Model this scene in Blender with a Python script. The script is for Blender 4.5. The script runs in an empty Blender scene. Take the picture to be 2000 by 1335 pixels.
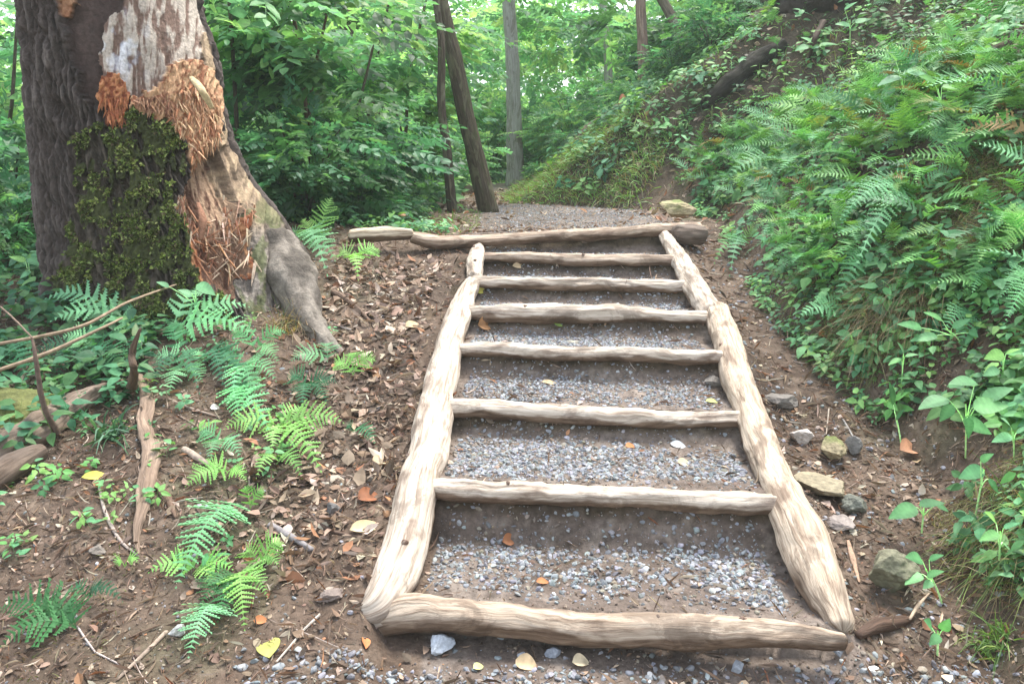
import bpy, math
import numpy as np
from math import radians, sin, cos, pi
rng = np.random.default_rng(7)
S = bpy.context.scene
COL = S.collection

# ------------------------------------------------------------------ camera
CZ = 1.45                      # eye height above the ground at the stair foot
FPX = 1664.0                   # focal length in photo pixels (2000 px wide)
PITCH = math.atan(377 / FPX)
cam_d = bpy.data.cameras.new('camera')
cam = bpy.data.objects.new('camera', cam_d)
COL.objects.link(cam)
cam.location = (0, 0, CZ)
cam.rotation_euler = (pi / 2 - PITCH, 0, 0)
cam_d.sensor_width = 36
cam_d.lens = 36 * FPX / 2000
cam_d.clip_end = 1000
S.camera = cam

# ------------------------------------------------------------------ light
SUN_EL, SUN_AZ = 66.0, 35.0      # elevation, azimuth clockwise from +Y (the viewing direction)
W = bpy.data.worlds.new('World'); S.world = W; W.use_nodes = True
nt = W.node_tree
bg = nt.nodes['Background']
sky = nt.nodes.new('ShaderNodeTexSky')
sky.sky_type = 'NISHITA'; sky.sun_disc = False
sky.sun_elevation = radians(SUN_EL); sky.sun_rotation = radians(SUN_AZ)
sky.dust_density = 1.0; sky.ozone_density = 1.0; sky.air_density = 1.0
hs = nt.nodes.new('ShaderNodeHueSaturation'); hs.inputs['Saturation'].default_value = .4   # cloudy light
nt.links.new(sky.outputs[0], hs.inputs['Color']); nt.links.new(hs.outputs[0], bg.inputs[0])
bg.inputs[1].default_value = 0.15
sd = bpy.data.lights.new('sun', 'SUN'); sd.energy = 2.0; sd.angle = radians(20); sd.color = (1, .95, .86)
so = bpy.data.objects.new('sun', sd); COL.objects.link(so)
so.location = (0, 0, 20)
so.rotation_euler = (radians(90 - SUN_EL), 0, radians(180 - SUN_AZ))
S.view_settings.view_transform = 'Standard'; S.view_settings.look = 'None'
S.view_settings.exposure = 1.95; S.view_settings.gamma = 1

# ------------------------------------------------------------------ noise and maths
def _hash(i, j, k, seed):
    h = (i * 374761393 + j * 668265263 + k * 2147483647 + seed * 1274126177) & 0xffffffff
    h = ((h ^ (h >> 13)) * 1274126177) & 0xffffffff
    return ((h ^ (h >> 16)) & 0xffffff) / float(0xffffff)
def vnoise(p, seed=0):
    p = np.asarray(p, float)
    f0 = np.floor(p).astype(np.int64); t = p - f0; t = t * t * (3 - 2 * t)
    r = 0
    for a in (0, 1):
        for b in (0, 1):
            for c in (0, 1):
                w = (t[..., 0] if a else 1 - t[..., 0]) * (t[..., 1] if b else 1 - t[..., 1]) * (t[..., 2] if c else 1 - t[..., 2])
                r = r + w * _hash(f0[..., 0] + a, f0[..., 1] + b, f0[..., 2] + c, seed)
    return r
def fbm(p, o=4, seed=0):
    p = np.asarray(p, float); s = 0; a = .5; n = 0
    for k in range(o):
        s = s + a * vnoise(p * 2 ** k, seed + k * 17); n += a; a *= .5
    return s / n
def n2(X, Y, sc, o=4, seed=0):
    return fbm(np.stack([X * sc, Y * sc, np.zeros_like(X * 1.0) + seed * .37], -1), o, seed) - .5
def nrm(v):
    v = np.asarray(v, float)
    return v / np.maximum(np.linalg.norm(v, axis=-1, keepdims=True), 1e-9)
def smooth(x, a, b):
    t = np.clip((x - a) / (b - a), 0, 1); return t * t * (3 - 2 * t)
def ray(px, py):
    u = (np.asarray(px, float) - 1000) / FPX; v = (np.asarray(py, float) - 667.5) / FPX
    c, s = cos(PITCH), sin(PITCH)
    return np.stack([u, c - v * s, -(s + v * c)], -1)
def U(px, py, Y):                     # the point seen at photo pixel (px,py) that stands Y metres ahead
    d = ray(px, py); t = Y / d[..., 1]
    return d * np.asarray(t)[..., None] + np.array([0, 0, CZ])
def proj(P):
    c, s = cos(PITCH), sin(PITCH)
    x, y, z = P[..., 0], P[..., 1], P[..., 2] - CZ
    dep = y * c - z * s; dn = -(z * c + y * s)
    dep = np.where(np.abs(dep) < 1e-3, 1e-3, dep)
    return 1000 + FPX * x / dep, 667.5 + FPX * dn / dep

# ------------------------------------------------------------------ terrain
RL = np.array([(-.30, 2.235), (-.262, 2.66), (-.235, 3.24), (-.22, 3.67), (-.20, 4.07), (-.19, 4.50), (-.17, 4.92), (-.22, 5.22)])
RR = np.array([(.82, 2.10), (.835, 2.55), (.865, 3.13), (.872, 3.52), (.895, 3.93), (.905, 4.34), (.92, 4.76), (.93, 5.30)])
RZ = CZ + np.array([-1.275, -1.11, -1.01, -.865, -.775, -.69, -.612, -.53])
LIP = RZ + .022; LIP[0] -= .022
BACK = np.array([min(LIP[i] + .02, RZ[i + 1] - .085) for i in range(7)] + [RZ[7] + .02])
_by = [-2, 1, 1.95, 2.6, 3.2, 3.62, 4.0, 4.45, 4.9, 5.25, 6, 14, 40, 300]
_bz = [-1.6, -1.45, -1.35, -1.17, -1.055, -.92, -.82, -.735, -.66, -.56, -.545, -.55, -2.5, -6]
_fy = [-3, 0, 1.95, 2.77, 3.4, 4.04, 5, 6.7, 7.4, 8.0, 8.45, 8.8, 10, 13, 20, 60]
_fx = [1.0, 1.15, 1.25, 1.52, 1.45, 1.32, 1.40, 1.60, 1.5, 1.15, .62, .03, -.05, .5, 2, 8]
def H(X, Y):
    X = np.asarray(X, float); Y = np.asarray(Y, float)
    X, Y = np.broadcast_arrays(X, Y)
    b = CZ + np.interp(Y, _by, _bz)
    xl = np.interp(Y, RL[:, 1], RL[:, 0]); xr = np.interp(Y, RR[:, 1], RR[:, 0])
    # stair treads
    yi = [RL[i, 1] + (X - RL[i, 0]) / (RR[i, 0] - RL[i, 0]) * (RR[i, 1] - RL[i, 1]) for i in range(8)]
    st = b.copy()
    for i in range(7):
        t = np.clip((Y - yi[i]) / (yi[i + 1] - yi[i]), 0, 1)
        h = LIP[i] + (BACK[i] - LIP[i]) * smooth(t, 0, .8)
        h = h - .012 * np.sin(t * pi)
        e = (yi[i + 1] - Y) / (.085 + .06 * n2(X, Y * .2, 7, 3, 44))
        h = h + (RZ[i + 1] - .025 - h) * np.clip(1 - e, 0, 1) ** 1.3
        st = np.where((Y >= yi[i]) & (Y < yi[i + 1]), h, st)
    t = smooth(Y, yi[7], yi[7] + .8)
    st = np.where(Y >= yi[7], LIP[7] + (b - LIP[7]) * t, st)
    st = np.where(Y < yi[0], LIP[0] - .09 - .10 * np.clip(yi[0] - Y, 0, 3), st)
    ins = smooth(X, xl - .12, xl - .04) * (1 - smooth(X, xr + .04, xr + .12)) * (1 - smooth(Y, 5.6, 6.2))
    out = b + .05 * n2(X, Y, 1.3, 3, 3) + .02 * n2(X, Y, 6, 3, 5)
    out = out - .05 * smooth(X, xr + .08, xr + .25) * (1 - smooth(Y, 5, 6))
    z = out + (st - out) * ins
    # left: a low shoulder by the old tree, then the ground falls away
    z = z + .07 * smooth(-X, .5, 1.3) * smooth(Y, 2.2, 3.4) * (1 - smooth(Y, 5.4, 6.5))
    lf = np.interp(Y, [0, 3, 5, 6, 9], [2.8, 2.8, 2.5, 1.6, 1.2])
    z = z - np.clip((-X - lf) * .22, 0, 4)
    # right bank
    xf = np.interp(Y, _fy, _fx) + .12 * (n2(X * 0, Y, 1.6, 3, 9))
    d = np.clip(X - xf, 0, None)
    steep = np.interp(Y, [2, 3, 7, 8.5], [1.0, 1.15, 1.0, .7])
    rise = steep * np.minimum(d, .42) + .68 * np.clip(d - .42, 0, 9) + .3 * np.clip(d - 9.42, 0, 40)
    z = z + rise + smooth(Y, 7.8, 8.8) * smooth(d, .05, .6) * (.34 * n2(X, Y, 1.5, 3, 13)) + smooth(d, .1, .8) * (.22 * n2(X, Y, .9, 4, 11) + .06 * n2(X, Y, 5, 3, 12))
    dd = np.hypot(X, Y)
    z = z + smooth(dd, 18, 60) * 1.5 * n2(X, Y, .05, 3, 15)
    fine = np.clip(1 - dd / 14, 0, 1)
    return z + fine * (.014 * n2(X, Y, 14, 3, 21))
def G(px, py, lift=0.0):              # where the photo's pixel meets the ground
    d = ray(px, py); t = np.arange(1.2, 60, .01)
    P = d[None] * t[:, None] + np.array([0, 0, CZ])
    hit = np.nonzero(P[:, 2] < H(P[:, 0], P[:, 1]))[0]
    p = P[hit[0]] if len(hit) else P[-1]
    return np.array([p[0], p[1], float(H(p[0], p[1])) + lift])
def Hn(X, Y):
    e = .04
    return nrm(np.stack([-(H(X + e, Y) - H(X - e, Y)) / (2 * e), -(H(X, Y + e) - H(X, Y - e)) / (2 * e), np.ones_like(X * 1.0)], -1))

# ------------------------------------------------------------------ materials
def newmat(name):
    m = bpy.data.materials.new(name); m.use_nodes = True
    return m, m.node_tree.nodes, m.node_tree.links, m.node_tree.nodes['Principled BSDF']
def noise_node(N, L, vec, scale, detail=6, rough=.6, dist=0.0):
    n = N.new('ShaderNodeTexNoise'); n.inputs['Scale'].default_value = scale
    n.inputs['Detail'].default_value = detail; n.inputs['Roughness'].default_value = rough
    n.inputs['Distortion'].default_value = dist
    if vec is not None: L.new(vec, n.inputs['Vector'])
    return n.outputs['Fac']
def ramp(N, L, fac, stops):
    r = N.new('ShaderNodeValToRGB'); L.new(fac, r.inputs[0])
    while len(r.color_ramp.elements) < len(stops): r.color_ramp.elements.new(.5)
    for e, (p, c) in zip(r.color_ramp.elements, stops):
        e.position = p; e.color = (*c, 1) if len(c) == 3 else c
    return r.outputs[0]
def mixc(N, L, fac, a, b, mode='MIX'):
    m = N.new('ShaderNodeMix'); m.data_type = 'RGBA'; m.blend_type = mode
    for s, v in ((m.inputs[0], fac), (m.inputs[6], a), (m.inputs[7], b)):
        if isinstance(v, (int, float)): s.default_value = v
        elif isinstance(v, tuple): s.default_value = (*v, 1)
        else: L.new(v, s)
    return m.outputs[2]
def bump(N, L, h, strength, dist, b):
    n = N.new('ShaderNodeBump'); n.inputs['Strength'].default_value = strength
    n.inputs['Distance'].default_value = dist; L.new(h, n.inputs['Height']); L.new(n.outputs[0], b.inputs['Normal'])
    return n
def attr(N, name='tint'):
    a = N.new('ShaderNodeAttribute'); a.attribute_name = name; return a.outputs['Color']

def leaf_mat(name, transl=.35, rough=.45, warm=(1.25, 1.25, .5), spec=.5):
    m, N, L, b = newmat(name)
    t = attr(N); tc = N.new('ShaderNodeTexCoord').outputs['Object']
    nz = noise_node(N, L, tc, 22, 3)
    c = mixc(N, L, 1.0, t, ramp(N, L, nz, [(.3, (.72, .74, .72)), (.7, (1.25, 1.22, 1.2))]), 'MULTIPLY')
    L.new(c, b.inputs['Base Color']); b.inputs['Roughness'].default_value = rough
    b.inputs['Specular IOR Level'].default_value = spec
    tr = N.new('ShaderNodeBsdfTranslucent'); L.new(mixc(N, L, 1.0, c, warm, 'MULTIPLY'), tr.inputs['Color'])
    mx = N.new('ShaderNodeMixShader'); mx.inputs[0].default_value = transl
    L.new(b.outputs[0], mx.inputs[1]); L.new(tr.outputs[0], mx.inputs[2])
    L.new(mx.outputs[0], N['Material Output'].inputs[0])
    return m
M_FERN = leaf_mat('fern_green', .32, .6, spec=.3)
M_LEAF = leaf_mat('broad_leaf', .35, .55, spec=.3)
M_CANOPY = leaf_mat('canopy_leaf', .55, .5, (1.45, 1.45, 1.0))
M_GRASS = leaf_mat('grass_blade', .3, .6)
M_DEAD = leaf_mat('dead_leaf', .12, .7, (1.1, .9, .6), .3)
M_MOSS = leaf_mat('moss', .1, .9, (1.1, 1.1, .5), .1)

def tint_mat(name, scale=40, rough=.85, bs=.5, bd=.01, lo=.6, hi=1.35, stretch=None):
    m, N, L, b = newmat(name)
    t = attr(N)
    vec = N.new('ShaderNodeTexCoord').outputs['Object']
    nz = noise_node(N, L, vec, scale, 8, .65)
    c = mixc(N, L, 1.0, t, ramp(N, L, nz, [(.3, (lo,) * 3), (.7, (hi,) * 3)]), 'MULTIPLY')
    L.new(c, b.inputs['Base Color']); b.inputs['Roughness'].default_value = rough
    b.inputs['Specular IOR Level'].default_value = .3
    bump(N, L, nz, bs, bd, b)
    return m
M_STONE = tint_mat('stone', 45, .8, .5, .006)
M_ROT = tint_mat('old_tree_surface', 60, .85, .8, .012, .62, 1.3)
M_STICK = tint_mat('stick_bark', 50, .85, .6, .006)

def log_mat(name, stops, dirt=(.10, .07, .05), damt=.55, weath=(.16, .13, .11)):
    m, N, L, b = newmat(name)
    uv = N.new('ShaderNodeUVMap').outputs[0]
    oi = N.new('ShaderNodeObjectInfo')
    mp = N.new('ShaderNodeMapping'); mp.inputs['Scale'].default_value = (5.0, 75, 1); L.new(uv, mp.inputs[0])
    cx = N.new('ShaderNodeCombineXYZ'); 
    ml = N.new('ShaderNodeMath'); ml.operation = 'MULTIPLY'; ml.inputs[1].default_value = 37; L.new(oi.outputs['Random'], ml.inputs[0])
    L.new(ml.outputs[0], cx.inputs[0]); L.new(ml.outputs[0], cx.inputs[1]); L.new(cx.outputs[0], mp.inputs['Location'])
    g = noise_node(N, L, mp.outputs[0], 1.0, 8, .65, .8)
    mp2 = N.new('ShaderNodeMapping'); mp2.inputs['Scale'].default_value = (5, 14, 1); L.new(uv, mp2.inputs[0]); L.new(cx.outputs[0], mp2.inputs['Location'])
    bl = noise_node(N, L, mp2.outputs[0], 1.0, 6, .6, .4)
    sp = noise_node(N, L, mp2.outputs[0], 6.0, 4, .6)
    wea = noise_node(N, L, mp2.outputs[0], .45, 7, .72, 1.2)
    c = ramp(N, L, g, stops)
    c = mixc(N, L, ramp(N, L, bl, [(.52, (0,) * 3), (.66, (damt,) * 3)]), c, dirt)
    c = mixc(N, L, ramp(N, L, sp, [(.66, (0,) * 3), (.72, (.6,) * 3)]), c, (.07, .045, .03))
    c = mixc(N, L, ramp(N, L, wea, [(.52, (0,) * 3), (.58, (.6,) * 3), (.72, (.85,) * 3)]), c, weath)
    t = attr(N)
    c = mixc(N, L, 1.0, c, t, 'MULTIPLY')
    L.new(c, b.inputs['Base Color']); b.inputs['Roughness'].default_value = .8
    b.inputs['Specular IOR Level'].default_value = .3
    ad = N.new('ShaderNodeMath'); ad.operation = 'ADD'; L.new(g, ad.inputs[0]); L.new(bl, ad.inputs[1])
    bump(N, L, ad.outputs[0], .7, .012, b)
    return m
M_PEEL = log_mat('peeled_wood', [(.30, (.17, .13, .10)), (.40, (.37, .295, .23)), (.52, (.56, .48, .395)), (.75, (.66, .595, .51))], (.17, .12, .09), .8, (.20, .155, .12))
M_GREY = log_mat('weathered_wood', [(.3, (.06, .045, .035)), (.5, (.15, .115, .092)), (.7, (.27, .215, .175))])
M_BARK = log_mat('dark_bark', [(.3, (.02, .016, .012)), (.5, (.05, .04, .03)), (.7, (.11, .095, .07))], (.035, .05, .015), .6, (.12, .125, .085))
M_PALE = log_mat('pale_bark', [(.3, (.20, .19, .17)), (.5, (.33, .31, .29)), (.7, (.45, .43, .40))], (.15, .16, .11), .4)
M_RUST = log_mat('brown_bark', [(.3, (.10, .055, .04)), (.5, (.24, .16, .12)), (.7, (.42, .33, .26))])

def ground_mat():
    m, N, L, b = newmat('forest_soil')
    v = N.new('ShaderNodeTexCoord').outputs['Object']
    a = noise_node(N, L, v, 1.6, 8, .6); f = noise_node(N, L, v, 38, 8, .7); md = noise_node(N, L, v, 9, 6, .6, .5)
    c = ramp(N, L, a, [(.3, (.055, .039, .029)), (.5, (.105, .074, .055)), (.7, (.155, .113, .085))])
    c = mixc(N, L, ramp(N, L, md, [(.5, (0,) * 3), (.7, (.7,) * 3)]), c, (.21, .16, .122))
    c = mixc(N, L, 1.0, c, ramp(N, L, f, [(.3, (.5,) * 3), (.7, (1.4,) * 3)]), 'MULTIPLY')
    t = attr(N)
    c = mixc(N, L, 1.0, c, t, 'MULTIPLY')
    L.new(c, b.inputs['Base Color']); b.inputs['Roughness'].default_value = .92; b.inputs['Specular IOR Level'].default_value = .2
    bump(N, L, f, .9, .012, b)
    return m
M_SOIL = ground_mat()

# ------------------------------------------------------------------ mesh helpers
def link(name, V, F, mat, parent=None, base=None, col=None, uv=None, sm=False):
    """V (N,3) world coordinates, F list of index arrays (M,3)/(M,4). base = world origin of the object (or of its parent)."""
    if isinstance(F, np.ndarray): F = [F]
    F = [np.asarray(f, np.int64) for f in F if len(f)]
    V = np.asarray(V, float)
    if base is None: base = np.array([V[:, 0].mean(), V[:, 1].mean(), V[:, 2].min()])
    me = bpy.data.meshes.new(name)
    me.vertices.add(len(V)); me.vertices.foreach_set('co', (V - base).astype(np.float32).ravel())
    loops = np.concatenate([f.ravel() for f in F]); sizes = np.concatenate([np.full(len(f), f.shape[1]) for f in F])
    me.loops.add(len(loops)); me.loops.foreach_set('vertex_index', loops.astype(np.int32))
    me.polygons.add(len(sizes)); st = np.concatenate([[0], np.cumsum(sizes)[:-1]])
    me.polygons.foreach_set('loop_start', st.astype(np.int32))
    me.update(calc_edges=True)
    if uv is not None:
        ul = me.uv_layers.new(name='UVMap'); ul.data.foreach_set('uv', np.asarray(uv)[loops].astype(np.float32).ravel())
    if col is None: col = np.ones((len(V), 3))
    col = np.asarray(col, float)
    if col.ndim == 1: col = np.tile(col, (len(V), 1))
    ca = me.attributes.new('tint', 'FLOAT_COLOR', 'POINT')
    ca.data.foreach_set('color', np.concatenate([col, np.ones((len(V), 1))], 1).astype(np.float32).ravel())
    me.polygons.foreach_set('use_smooth', np.full(len(sizes), sm))
    me.materials.append(mat)
    me.validate()
    o = bpy.data.objects.new(name, me); COL.objects.link(o)
    if parent is not None: o.parent = parent
    else: o.location = base
    return o
def tag(o, label, cat, group=None, kind=None):
    if label: o['label'] = label
    if cat: o['category'] = cat
    if group: o['group'] = group
    if kind: o['kind'] = kind
    return o
def thing(name, base, label, cat, group=None):
    o = bpy.data.objects.new(name, None); COL.objects.link(o); o.location = base; o.empty_display_size = .1
    return tag(o, label, cat, group)
class Acc:
    def __init__(s): s.V = []; s.F = {}; s.C = []; s.UV = []; s.n = 0
    def add(s, V, F, C=(1, 1, 1), UV=None):
        V = np.asarray(V, float); C = np.asarray(C, float)
        if C.ndim == 1: C = np.tile(C, (len(V), 1))
        for f in (F if isinstance(F, list) else [F]):
            f = np.asarray(f)
            if len(f): s.F.setdefault(f.shape[1], []).append(f + s.n)
        s.V.append(V); s.C.append(C); s.UV.append(UV if UV is not None else np.zeros((len(V), 2))); s.n += len(V)
    def build(s, name, mat, parent=None, base=None, sm=False):
        return link(name, np.concatenate(s.V), [np.concatenate(f) for f in s.F.values()], mat, parent, base,
                    np.concatenate(s.C), np.concatenate(s.UV), sm)
def bez(P0, P1, P2, n):
    t = np.linspace(0, 1, n)[:, None]
    return (1 - t) ** 2 * np.asarray(P0) + 2 * t * (1 - t) * np.asarray(P1) + t * t * np.asarray(P2)
def resample(P, n):
    P = np.asarray(P, float)
    # Catmull-Rom through the points
    Q = np.concatenate([[2 * P[0] - P[1]], P, [2 * P[-1] - P[-2]]]); out = []
    m = max(2, n // (len(P) - 1))
    for i in range(len(P) - 1):
        a, b, c, d = Q[i:i + 4]
        for t in np.linspace(0, 1, m, endpoint=False):
            out.append(.5 * (2 * b + (c - a) * t + (2 * a - 5 * b + 4 * c - d) * t * t + (3 * b - a - 3 * c + d) * t ** 3))
    out.append(P[-1]); return np.array(out)
def tube(P, R, seg=10, rough=.0, seed=0, cap=True, fs=6.0, flat=1.0, up=(0, 0, 1)):
    P = np.asarray(P, float); n = len(P)
    R = np.interp(np.linspace(0, 1, n), np.linspace(0, 1, len(R)), R) if np.ndim(R) else np.full(n, R)
    T = nrm(np.gradient(P, axis=0)); up = np.asarray(up, float)
    if abs(T[0] @ up) > .93: up = np.array([0, 1., 0])
    A = nrm(np.cross(T, up)); B = np.cross(A, T)
    th = np.linspace(0, 2 * pi, seg + 1)          # duplicate seam, at the underside
    c = np.cos(th - pi / 2); s = np.sin(th - pi / 2)
    L = np.concatenate([[0], np.cumsum(np.linalg.norm(np.diff(P, axis=0), axis=1))])
    q = np.stack(np.broadcast_arrays(c[None] * 1.3, s[None] * 1.3, L[:, None] * fs + seed * 9.1), -1)
    rr = R[:, None] * (1 + rough * 2 * (fbm(q, 3, seed) - .5))
    if cap:
        e = np.minimum(L, L[-1] - L); k = np.sqrt(np.clip(1 - (1 - np.clip(e / (np.maximum(R, 1e-4) * .5), 0, 1)) ** 2, .35 ** 2, 1))
        rr = rr * k[:, None]
    V = P[:, None] + rr[..., None] * (c[None, :, None] * A[:, None] + flat * s[None, :, None] * B[:, None])
    uv = np.stack(np.broadcast_arrays(L[:, None], th[None] * R.mean()), -1)
    i = np.arange(n - 1)[:, None] * (seg + 1); j = np.arange(seg)[None]
    F = np.stack([i + j, i + j + 1, i + j + seg + 2, i + j + seg + 1], -1).reshape(-1, 4)
    V = V.reshape(-1, 3); uv = uv.reshape(-1, 2); FT = []
    if cap:
        for b0, cc, d in ((0, P[0], 1), ((n - 1) * (seg + 1), P[-1], -1)):
            k = len(V); V = np.concatenate([V, [cc]]); uv = np.concatenate([uv, [uv[b0]]])
            a = b0 + np.arange(seg); tri = np.stack([np.full(seg, k), a + 1, a] if d > 0 else [np.full(seg, k), a, a + 1], -1); FT.append(tri)
        return V, [F, np.concatenate(FT)], uv
    return V, [F], uv

# --- leaves
def blade(n=5, w=.32, fold=.12, droop=.25, heart=False):
    """unit-length leaf along +X, normal +Z"""
    t = np.linspace(0, 1, n); wd = w * (np.sin(pi * t ** (.62 if heart else .8)) ** .85) + .004
    z = -droop * t ** 2 * .6
    V = []
    for k in range(n):
        V += [(t[k], wd[k], z[k] + fold * wd[k] * 1.0), (t[k], 0, z[k]), (t[k], -wd[k], z[k] + fold * wd[k])]
    F = []
    for k in range(n - 1):
        a = 3 * k; F += [(a, a + 3, a + 4, a + 1), (a + 1, a + 4, a + 5, a + 2)]
    return np.array(V), np.array(F)
def rhomb():
    return np.array([(0, 0, 0), (.45, .3, .06), (1, 0, -.12), (.45, -.3, .06)]), np.array([(0, 1, 2), (0, 2, 3)])
def frames(D, Nn):
    """rotation matrices (M,3,3) with columns X=D, Y, Z~N"""
    X = nrm(D); Y = nrm(np.cross(Nn, X)); Z = np.cross(X, Y)
    return np.stack([X, Y, Z], -1)
def inst(T, Fc, Rm, P, Sc):
    """template instancing -> V (M*n,3), F"""
    T = np.asarray(T); M = len(P); n = len(T)
    Sc = np.asarray(Sc, float); Sc = Sc[:, None, None] if Sc.ndim == 1 else Sc[:, None, :]
    V = np.einsum('mij,mnj->mni', Rm, T[None] * Sc) + P[:, None]
    Fl = [(f[None] + (np.arange(M) * n)[:, None, None]).reshape(-1, f.shape[1]) for f in (Fc if isinstance(Fc, list) else [Fc])]
    return V.reshape(-1, 3), Fl
def randcol(n, cols, var=.2, w=None):
    cols = np.asarray(cols, float); k = rng.choice(len(cols), n, p=w)
    return cols[k] * (1 + var * rng.uniform(-1, 1, (n, 1))) * (1 + .06 * rng.uniform(-1, 1, (n, 3)))

def frond(P0, P1, P2, width, n=22, m=6, lat=None, droop=.12, bend=0.):
    """one fern frond on a bezier; returns V,F(tri)"""
    t = np.linspace(0, 1, 40); C = bez(P0, P1, P2, 40)
    sv = .12 + .87 * np.linspace(0, 1, n) ** .78
    B = np.stack([np.interp(sv, t, C[:, k]) for k in range(3)], -1)
    Tg = nrm(np.stack([np.interp(sv, t, np.gradient(C[:, k])) for k in range(3)], -1))
    if lat is None: L = nrm(np.cross(Tg, np.array([0, 0, 1.])))
    else: L = nrm(np.asarray(lat)[None] - Tg * (Tg @ np.asarray(lat))[:, None])
    Nn = nrm(np.cross(L, Tg))
    plen = np.linalg.norm(np.diff(C, axis=0), axis=1).sum()
    pr = np.where(sv < .26, .72 + .28 * ((sv - .12) / .14).clip(0, 1), np.clip(1 - ((sv - .26) / .74), .02, 1) ** .85)
    gaps = plen * np.gradient(sv)
    V = []; F = []; k = 0
    rj = np.linspace(.06, .95, m + 1)[:m]; dl = (rj[1] - rj[0]) if m > 1 else .9
    for sgn in (1, -1):
        jl = 1 + .17 * rng.uniform(-1, 1, n); jl[rng.random(n) < .05] *= .55
        pl = width * .5 * pr * jl
        D = nrm(L * sgn * .93 + Tg * (.36 + .10 * rng.normal(size=(n, 1))) + Nn * (.05 + .12 * rng.normal(size=(n, 1))))
        for i in range(n):
            gap = gaps[i]
            Sx = nrm(np.cross(D[i], Nn[i])) * sgn
            def pt(r): return B[i] + D[i] * pl[i] * r - Nn[i] * pl[i] * (droop * r * r * 1.6) + Tg[i] * pl[i] * .12 * r * r
            tip = pt(1.0)
            hw = gap * .36 * (1 - .3 * i / n)
            a = pt(0.0)
            V += [a + Tg[i] * hw, a - Tg[i] * hw, tip]; F.append((k, k + 1, k + 2)); k += 3
            for r in rj:
                q = gap * .40 * (1 - .55 * r) * (1 if pl[i] > .3 * width * .5 else .5)
                p = pt(r); p2 = pt(min(1, r + dl * .95)); pm = (p + p2) / 2 + D[i] * pl[i] * dl * .45
                V += [p, p2, pm + Tg[i] * q, p, p2, pm - Tg[i] * q]
                F += [(k, k + 1, k + 2), (k + 4, k + 3, k + 5)]; k += 6
    # rachis
    r0 = max(.0012, plen * .006); a = len(V)
    CC = C[::4]; Lr = nrm(np.cross(np.gradient(CC, axis=0), Nn.mean(0)))
    for q, c in enumerate(CC):
        w = r0 * (1 - .75 * q / (len(CC) - 1)); V += [c + Lr[q] * w + Nn[0] * .001, c - Lr[q] * w + Nn[0] * .001]
    for q in range(len(CC) - 1):
        F += [(a + 2 * q, a + 2 * q + 1, a + 2 * q + 3), (a + 2 * q, a + 2 * q + 3, a + 2 * q + 2)]
    return np.array(V), np.array(F)
GRN_FERN = [(.11, .30, .13), (.085, .25, .12), (.15, .34, .12)]

# ------------------------------------------------------------------ ground
def axis(segs):
    out = [segs[0][0]]
    for a, b, st in segs: out += list(np.linspace(a, b, max(2, int(round((b - a) / st)) + 1))[1:])
    return np.array(out)
gx = axis([(-220, -60, 20), (-60, -15, 3), (-15, -4, .35), (-4, -1.6, .04), (-1.6, 2.4, .016), (2.4, 6, .06), (6, 16, .35), (16, 60, 3), (60, 220, 20)])
gy = axis([(-60, -6, 6), (-6, 1.2, .4), (1.2, 5.6, .016), (5.6, 9.5, .05), (9.5, 20, .25), (20, 60, 2), (60, 260, 20)])
XX, YY = np.meshgrid(gx, gy, indexing='xy'); ZZ = H(XX, YY)
V = np.stack([XX, YY, ZZ], -1).reshape(-1, 3)
nx, ny = len(gx), len(gy); i = np.arange(ny - 1)[:, None] * nx + np.arange(nx - 1)[None]
F = np.stack([i, i + 1, i + nx + 1, i + nx], -1).reshape(-1, 4)
xf = np.interp(V[:, 1], _fy, _fx); dbk = V[:, 0] - xf
gcol = np.ones((len(V), 3))
mossy = np.clip((n2(V[:, 0], V[:, 1], 2.2, 4, 31) * 4 + .0), 0, 1)[:, None]
gcol = gcol * (1 - .5 * mossy * np.array([.55, 0.1, .5]) * (np.abs(V[:, 0:1] - .3) > 1.0))
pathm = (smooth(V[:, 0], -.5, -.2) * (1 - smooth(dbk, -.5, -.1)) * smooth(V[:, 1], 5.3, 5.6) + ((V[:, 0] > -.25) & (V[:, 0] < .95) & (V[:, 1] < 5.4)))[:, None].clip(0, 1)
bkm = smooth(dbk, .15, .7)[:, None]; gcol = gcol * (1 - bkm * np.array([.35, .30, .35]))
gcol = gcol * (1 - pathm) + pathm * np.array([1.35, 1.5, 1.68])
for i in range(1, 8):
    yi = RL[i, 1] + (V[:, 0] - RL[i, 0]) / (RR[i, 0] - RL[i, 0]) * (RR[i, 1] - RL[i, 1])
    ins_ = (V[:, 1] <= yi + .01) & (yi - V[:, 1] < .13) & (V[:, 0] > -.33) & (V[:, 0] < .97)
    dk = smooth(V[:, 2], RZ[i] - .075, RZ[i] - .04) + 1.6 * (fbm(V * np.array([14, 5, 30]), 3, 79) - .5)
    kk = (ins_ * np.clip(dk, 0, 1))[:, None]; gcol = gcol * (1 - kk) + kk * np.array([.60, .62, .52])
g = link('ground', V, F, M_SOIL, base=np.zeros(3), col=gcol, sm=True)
g['kind'] = 'structure'

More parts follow.
